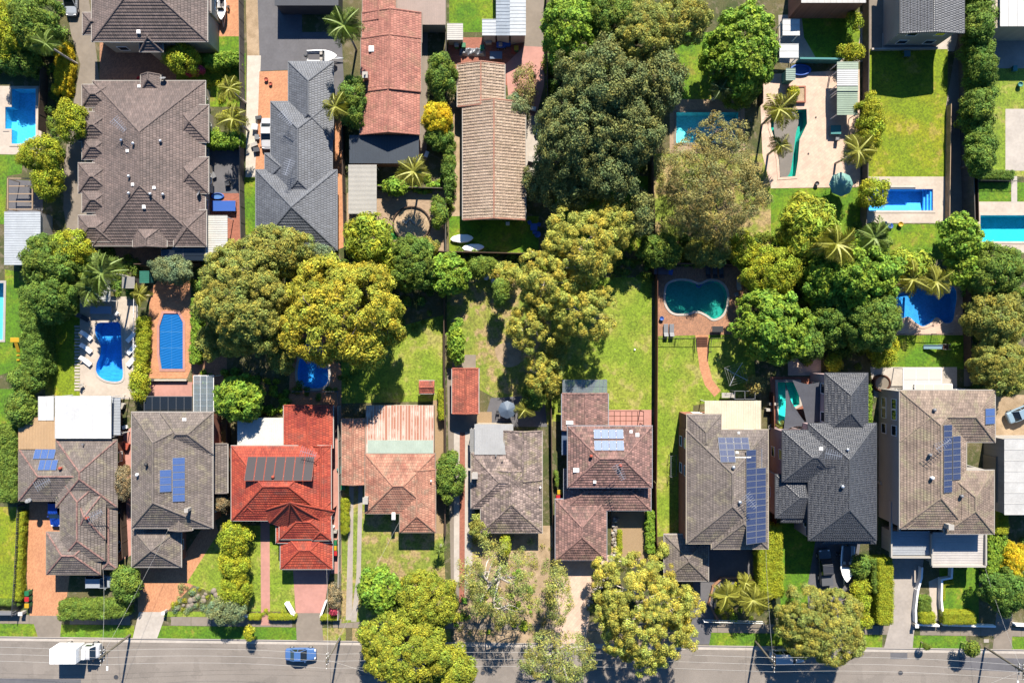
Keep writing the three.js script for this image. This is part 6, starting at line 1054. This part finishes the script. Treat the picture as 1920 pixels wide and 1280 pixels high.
{ // ring garden in the deck
  const c = G(772, 420), t = thing('ring_garden', 'round sunken garden ringed with dark sleepers in the deck', 'garden bed', c); for (let i = 0; i < 26; i++) { const a = i / 26 * 6.2832, p = part('sleeper', box(.62, .34, .16), M.fencewood, t); p.position.set(Math.cos(a) * 2.7, .17, Math.sin(a) * 2.5); p.rotation.y = -a + Math.PI / 2; }
  part('mulch', new THREE.CircleGeometry(2.6, 28).rotateX(-Math.PI / 2).translate(0, .06, 0), M.litter, t); for (let i = 0; i < 9; i++) { const p = part('stone', new THREE.DodecahedronGeometry(.22, 0), M.offwhite, t); p.position.set(-1.2 + i * .2, .14, -.4 + .3 * Math.sin(i)); p.scale.set(1, .6, .8); p.rotation.y = i; }
}
single('green_mat', 'bright green mat beside the feathery tree', 'mat', box(1.8, .03, 2.0), paint(40, 170, 50), G(744, 436).setY(.04));
{ const t = thing('pool_cover_roller', 'rolled white pool cover at the blue pool edge', 'pool roller', G(1690, 352).setY(0)); part('roll', new THREE.CylinderGeometry(.17, .17, 3.6, 14).rotateZ(Math.PI / 2).translate(0, .42, 0), M.offwhite, t); for (const s of [-1, 1]) part('stand', merge([box(.06, .42, .06, s * 1.9, .21, -.15), box(.06, .42, .06, s * 1.9, .21, .15)]), M.grey, t); }
{ const t = thing('tarpaulin_heap', 'crumpled silver tarpaulin on the red patio', 'tarpaulin', G(886, 98).setY(0)), g = new THREE.PlaneGeometry(3.8, 1.2, 30, 10).rotateX(-Math.PI / 2), p = g.attributes.position; for (let i = 0; i < p.count; i++) { const e = Math.min(1, Math.min(1.9 - Math.abs(p.getX(i)), (.6 - Math.abs(p.getZ(i))) * 2) * 3); p.setY(i, .02 + Math.max(0, e) * (.45 + .22 * Math.sin(p.getX(i) * 5 + p.getZ(i) * 4) + .1 * Math.sin(p.getX(i) * 13))); } g.computeVertexNormals(); part('sheet', g, std(base(170, 174, 180), { roughness: .35, metalness: .2 }), t); }
{ const t = thing('toy_car', 'blue ride-on toy car on the red patio', 'toy', G(940, 86).setY(0)); part('body', loft([[-.7, .38, .2, .55], [-.4, .45, .16, .62], [.3, .45, .16, .6], [.7, .36, .2, .5]]), M.blue, t); part('seat', rbox(.5, .3, .6, -.1, .66, 0, .08), M.offwhite, t); wheels(t, [-.45, .45], .42, .17); }
for (const [x, y, r, h, lb, m] of [[912, 521, .36, .6, 'white pot beside the narrow lot rear shade', M.white], [925, 527, .32, .5, 'smaller white pot in the rear shade', M.white], [1240, 597, .3, .4, 'blue pot by the brown pool deck fence', M.blue], [1668, 424, .4, .3, 'blue hose reel above the netted lawn', M.blue], [1687, 421, .35, .4, 'yellow tub above the netted lawn', M.yellow], [1655, 420, .25, .9, 'tall blue toy above the netted lawn', M.blue], [1910, 160, .35, .5, 'teal pot on the mown lawn', M.teal], [1190, 655, .12, .2, 'small white ball on the open lawn', M.white], [500, 150, .28, .35, 'terracotta pot on the orange brick court', M.terra], [508, 158, .24, .3, 'small terracotta pot on the orange brick court', M.terra], [264, 150, .35, .6, 'red and yellow toy tub behind the court', M.red], [1008, 440, .45, .4, 'blue tub on the shaded lawn', M.blue], [1420, 770, .3, .8, 'grey drum beside the cream patio roof', M.grey], [1470, 668, .3, .3, 'white ring planter on the small pink patio', M.white], [1444, 800, .4, .5, 'white barrel in the narrow brick passage', M.offwhite], [1530, 345, .3, .5, 'dark urn at the pink terrace corner', M.darkgrey], [1530, 220, .12, .05, 'dark floor drain on the pink terrace', M.black], [1516, 288, .12, .05, 'second dark floor drain on the pink terrace', M.black]]) single(h < .1 ? 'floor_drain' : 'garden_pot', lb, h < .1 ? 'drain' : 'pot', new THREE.LatheGeometry([[0, .0], [r * .75, .0], [r, h * .8], [r * 1.06, h], [r * .86, h], [r * .8, h * .75], [0, h * .7]].map(p => new THREE.Vector2(...p)), 18), m, G(x, y).setY(.03));
for (const [x, y, lb] of [[1448, 757, 'white air conditioner unit in the narrow passage'], [1442, 768, 'second white air conditioner in the narrow passage'], [1655, 905, 'air conditioner unit on the beige house lane'], [626, 996, 'white air conditioner beside the red house'], [620, 970, 'white folding unit beside the red house wall']]) { const t = thing('ac_unit', lb, 'air conditioner', G(x, y, .5).setY(0)); part('casing', rbox(.95, .8, .42, 0, .46, 0, .04), M.offwhite, t); part('fan_grille', new THREE.TorusGeometry(.26, .03, 6, 20).translate(0, .46, .23), M.grey, t); part('foot', box(.9, .06, .3, 0, .03, 0), M.grey, t); }
{ const t = thing('round_spa', 'round brown spa tub behind the beige house', 'spa', G(1650, 718).setY(0)); part('tub', new THREE.LatheGeometry([[0, .1], [.95, .1], [1.0, .8], [1.25, .8], [1.25, 0]].map(p => new THREE.Vector2(...p)), 28), M.brownwood, t); part('cover', cyl(.98, .96, .1, 0, .62, 0, 28), paint(150, 138, 122), t); }
{ const t = thing('stepping_strip', 'ladder of pale pavers between golden lawn and pool deck', 'pavers', G(144, 612)); for (let i = 0; i < 21; i++) { const p = part('paver', rbox(.78, .05, .3, 0, 0, 0, .02), M.paleconcrete, t); p.position.set((i % 2) * .06, .045, i * .46); } }
seed = 4242;
for (let i = 0; i < 16; i++) { const x = rr(322, 408), y = 1142 - (x - 318) * rr(.1, .5), m = single('garden_rock', 'brown weathered boulder in the rock garden', 'rock', new THREE.DodecahedronGeometry(rr(.25, .5), 1), M.oldconcrete, G(x, y).setY(.12), 'boulders in the rock garden'); m.scale.set(1, .6, rr(.7, 1)); m.rotation.y = rnd() * 6; }
{ const t = thing('stone_wall', 'dry stone wall curving beside the gravel yard and driveway', 'stone wall', G(1150, 970)), P = [[1151, 968], [1151, 1000], [1150, 1040], [1140, 1065], [1122, 1095], [1108, 1120], [1096, 1140]].map(p => G(...p)), c = new THREE.CatmullRomCurve3(P), gs = [0, 1, 2].map(i => new THREE.DodecahedronGeometry(.3, 0).scale(1.1, .7 + .15 * i, .9)); for (let i = 0; i < 58; i++) { const q = c.getPointAt((i % 29 + .5) / 29), p = part('stone', gs[i % 3], i % 2 ? M.oldconcrete : M.offwhite, t); p.position.set(q.x - t.position.x + rr(-.25, .25) + (i > 28 ? .35 : 0), .2, q.z - t.position.z + rr(-.15, .15)); p.rotation.set(rnd(), rnd() * 6, rnd()); } }
{ const t = thing('white_gate', 'white slatted gate ajar at the pink driveway', 'gate', G(548, 1138)); part('gate_frame', merge([box(.08, .08, 2.0, 0, .95, 0), box(.08, .08, 2.0, 0, .15, 0), box(.08, .9, .08, 0, .5, 1), box(.08, .9, .08, 0, .5, -1)]), M.white, t); for (let i = 0; i < 9; i++) part('slat', box(.05, .78, .1, 0, .55, -.84 + i * .21), M.white, t); t.rotation.y = .5; }
{ const t = thing('pool_steps', 'timber steps from the brown pool deck to the garden path', 'steps', G(1316, 640)); for (let i = 0; i < 4; i++) part('tread', box(1.6, .12, .3, 0, .3 - i * .07, -.5 + i * .34), M.brownwood, t); }
{ const t = thing('pool_cleaner', 'blue ring pool cleaner floating in the bean pool', 'pool cleaner', G(1311, 534).setY(-.1)); part('float_ring', new THREE.TorusGeometry(.32, .09, 8, 20).rotateX(Math.PI / 2), M.blue, t); part('hose', tube([V(0, .02, 0), V(1, .03, -.1), V(2.2, .2, -.5)], .04, .04, 6, 20), M.blue, t); }
for (const [x, y, w, d, h, lb] of [[1250, 1147, .3, .3, 1, 'white letterbox pillar at the tree-covered fence'], [312, 1144, .35, .35, 1.1, 'white letterbox on the brick driveway corner'], [46, 1146, .5, .35, 1, 'cream letterbox beside the bins'], [1601, 1168, .5, .5, 1.1, 'white gate pillar at the boat driveway'], [1712, 1168, .4, .4, 1.1, 'white gate pillar at the pale driveway']]) { const t = thing('letterbox', lb, 'letterbox', G(x, y)); part('pillar', box(w, h, d, 0, h / 2, 0), M.offwhite, t); part('cap', rbox(w + .1, .08, d + .1, 0, h + .04, 0, .02), M.white, t); part('slot', box(w * .6, .05, .02, 0, h * .8, d / 2 + .005), M.black, t); }
{ const t = thing('bench_boxes', 'row of low white terrace benches on the round lawn edge', 'bench', G(1530, 28)); for (let i = 0; i < 4; i++) part('bench', rbox(1.1, .4, .5, i * 1.5, .2, 0, .04), M.offwhite, t); }
// ---------- utility poles and wires ----------
function pole(label, px, py, H, ang, o = {}) {
  const p = G(px, py), t = thing('utility_pole', label, 'utility pole', p.setY(-.02)); part('pole', cyl(.17, .12, H, 0, 0, 0, 10), M.pole, t);
  for (const [y, w] of o.arms || [[H - .35, 1.1], [H - 1.2, .8]]) { const d = V(Math.cos(ang), 0, Math.sin(ang)), a = part('crossarm', bar(d.clone().multiplyScalar(-w).setY(y), d.clone().multiplyScalar(w).setY(y), .11), M.pole, t); for (const k of [-.9, -.4, .4, .9]) part('insulator', cyl(.05, .04, .16, d.x * w * k, y + .05, d.z * w * k, 8), M.white, a); }
  if (o.lamp) { part('lamp_arm', tube([V(0, H - 2, 0), V(.1, H - 1.7, .8), V(.15, H - 1.6, 1.9)], .04, .03, 6, 14), M.grey, t); part('lamp_head', rbox(.26, .14, .6, .15, H - 1.62, 2.1, .06), M.white, t); }
  return V(p.x, H, p.z);
}
const pA = pole('utility pole with street lamp beside the white box truck', 243, 1190, 7.8, Math.PI / 2, { lamp: 1 }), pB = pole('utility pole on the verge beside the big street tree', 637, 1196, 7.8, Math.PI / 2), pC = pole('dark utility pole beside the parked van', 1417, 1202, 7.8, Math.PI / 2), pD = pole('leaning-shadow utility pole at the last driveway', 1848, 1213, 8.2, Math.PI / 2, { lamp: 1 });
const wireM = std(new THREE.Color(.35, .34, .32), { roughness: .5 });
function wire(label, a, b, sag, n) { const m = a.clone().lerp(b, .5); m.y -= sag; const c = single('power_line', label, 'wire', tube([V(0, 0, 0), a.clone().lerp(b, .25).sub(a).setY((b.y - a.y) * .25 - sag * .75), m.clone().sub(a), a.clone().lerp(b, .75).sub(a).setY((b.y - a.y) * .75 - sag * .75), b.clone().sub(a)], .014, .014, 4, 28), wireM, a, n); return c; }
const chain = [V(pA.x - 45, 7.8, pA.z - .3), pA, pB, pC, pD, V(pD.x + 40, 8.2, pD.z + .3)];
for (let i = 0; i + 1 < chain.length; i++) for (const k of [-.95, 0, .95]) wire(['', 'thin overhead wire between two street poles', 'thin overhead wire between two street poles', 'thin overhead wire between two street poles', '', ''][i] || 'thin overhead wire running past the end street pole', chain[i].clone().add(V(0, -.18, k)), chain[i + 1].clone().add(V(0, -.18, k)), 1.1, ['', 'wires between street poles', 'wires between street poles', 'wires between street poles', '', ''][i] || 'wires beyond the end poles');
const drops = [[pA, [316, 990, 4.2], 'service wire from the lamp pole to the grey-brown house'], [pA, [192, 1060, 3.2], 'service wire from the lamp pole to the rambling brown house'], [pB, [612, 1064, 2.8], 'service wire from the verge pole to the red house'], [pB, [750, 975, 3], 'service wire from the verge pole to the orange house'], [pB, [860, 1320, 6], 'service wire from the verge pole across the road'], [pD, [1846, 1058, 3.6], 'service wire from the last pole to the beige house'], [pD, [1760, 1330, 6], 'service wire from the last pole across the road'], [pC, [1436, 1020, 5.4], 'service wire from the dark pole to the tall brick house']];
for (const [p, e, lb] of drops) wire(lb, p.clone().setY(p.y - .6), G(...e), .4);
// ---------- garden clutter ----------
function chair(label, px, py, turn, m, g) { const t = thing('garden_chair', label, 'chair', G(px, py).setY(.02), g); t.rotation.y = turn; part('seat', rbox(.5, .05, .5, 0, .43, 0, .02), m, t); part('backrest', rbox(.06, .45, .5, -.25, .68, 0, .02), m, t); for (const a of [-1, 1]) { for (const b of [-1, 1]) part('leg', cyl(.02, .02, .43, a * .2, 0, b * .2, 6), m, t); part('armrest', rbox(.45, .04, .05, 0, .64, a * .25, .015), m, t); } return t; }
for (const [i, [x, y, a]] of [[934, 772, 0], [964, 772, Math.PI], [949, 757, -Math.PI / 2], [949, 788, Math.PI / 2]].entries()) chair('dark chair around the umbrella table', x, y, a, M.darkgrey, 'chairs around the umbrella table');
for (const [x, y, a] of [[993, 418, .4], [1010, 422, 2.8], [1002, 436, 1.5]]) chair('blue plastic chair beside the blue lawn table', x, y, a, M.blue, 'blue plastic chairs');
chair('white chair at the shaded end of the royal blue pool', 222, 588, 2.4, M.white); chair('white chair below the royal blue pool', 156, 722, .7, M.offwhite); chair('white chair on the tan house rear wall', 952, 420, Math.PI / 2, M.white); chair('grey chair beside the small green picnic table', 1568, 262, 1.5, M.grey);
{ const t = thing('raised_planter', 'square brick planter with a small bush on the pink terrace', 'planter', G(1494, 178)); for (const [w, d, x, z] of [[2.4, .2, 0, -1.1], [2.4, .2, 0, 1.1], [.2, 2.0, -1.1, 0], [.2, 2.0, 1.1, 0]]) part('edge', box(w, .4, d, x, .22, z), M.brickwall, t); part('soil', box(2, .3, 2, 0, .17, 0), M.litter, t); }
tree('garden_tree', 'small bush in the square brick planter', 1490, 172, 12, 12, 1.6, 'lime', {});
{ const t = thing('wading_pool', 'blue oval wading pool beside the green cabana wall', 'wading pool', G(1500, 132)); part('ring', new THREE.TorusGeometry(1, .16, 8, 28).scale(1.4, .75, 1).rotateX(Math.PI / 2).translate(0, .2, 0), M.blue, t); part('liner', new THREE.CircleGeometry(1, 28).scale(1.35, .72, 1).rotateX(-Math.PI / 2).translate(0, .12, 0), paint(60, 110, 190), t); }
{ const t = thing('wading_pool', 'small blue tub beside the blue table tennis top', 'wading pool', G(408, 368)); part('ring', new THREE.TorusGeometry(.7, .12, 8, 24).scale(1.2, .6, 1).rotateX(Math.PI / 2).translate(0, .14, 0), M.blue, t); part('liner', new THREE.CircleGeometry(.7, 24).scale(1.15, .56, 1).rotateX(-Math.PI / 2).translate(0, .08, 0), paint(90, 150, 220), t); }
seed = 777;
const crateSpots = [[480, 240, 'white'], [483, 258, 'grey'], [478, 272, 'offwhite'], [482, 282, 'darkgrey'], [486, 222, 'darkgrey'], [400, 330, 'grey'], [428, 345, 'darkgrey'], [916, 80, 'offwhite'], [951, 84, 'blue'], [962, 96, 'terra'], [1000, 205, 'white'], [1008, 250, 'blue'], [996, 300, 'offwhite'], [232, 760, 'offwhite'], [236, 800, 'white'], [238, 835, 'terra'], [990, 345, 'blue'], [1012, 300, 'white'], [1380, 552, 'grey'], [1256, 510, 'blue'], [800, 290, 'white'], [640, 880, 'teal'], [622, 988, 'white'], [1900, 130, 'teal']];
for (const [i, [x, y, m]] of crateSpots.entries()) { const w = rr(.45, .9), d = rr(.4, .8), h = rr(.3, .7), nm = { white: 'white', grey: 'grey', offwhite: 'cream', darkgrey: 'charcoal', blue: 'blue', terra: 'terracotta', teal: 'teal' }[m], t = thing('storage_box', nm + ' lidded storage box ' + ['beside the gravel strip', 'in the side yard of the brown house', 'on the red patio', 'on the pale patio', 'in the narrow passage', 'by a pool yard fence'][i < 5 ? 0 : i < 7 ? 1 : i < 10 ? 2 : i < 13 || i === 16 || i === 17 ? 3 : i < 16 || i > 20 ? 4 : 5], 'box', G(x, y).setY(.03), 'lidded storage boxes about the yards'); t.rotation.y = rr(-.5, .5); part('body', frustum(-w / 2, w / 2, d / 2, 0, -w * .55, w * .55, d * .55, h), M[m], t); part('lid', rbox(w * 1.16, .06, d * 1.16, 0, h + .02, 0, .03), M[m], t); }
// service covers and drain grates in the road
for (const [x, y, r] of [[216, 1270, .33], [905, 1262, .3], [1690, 1262, .33]]) { const t = thing('manhole_cover', 'round iron service cover set in the asphalt', 'service cover', G(x, y).setY(-.122), 'service covers in the road'); part('lid', new THREE.CylinderGeometry(r, r, .02, 24), M.darkgrey, t); part('rim', new THREE.TorusGeometry(r + .03, .02, 6, 28).rotateX(Math.PI / 2), M.oldconcrete, t); }
single('meter_lid', 'grey rectangular pit lid in the footpath', 'pit lid', box(.75, .03, .5), M.concrete, G(1850, 1201).setY(.03));
renderer.render(scene, camera);
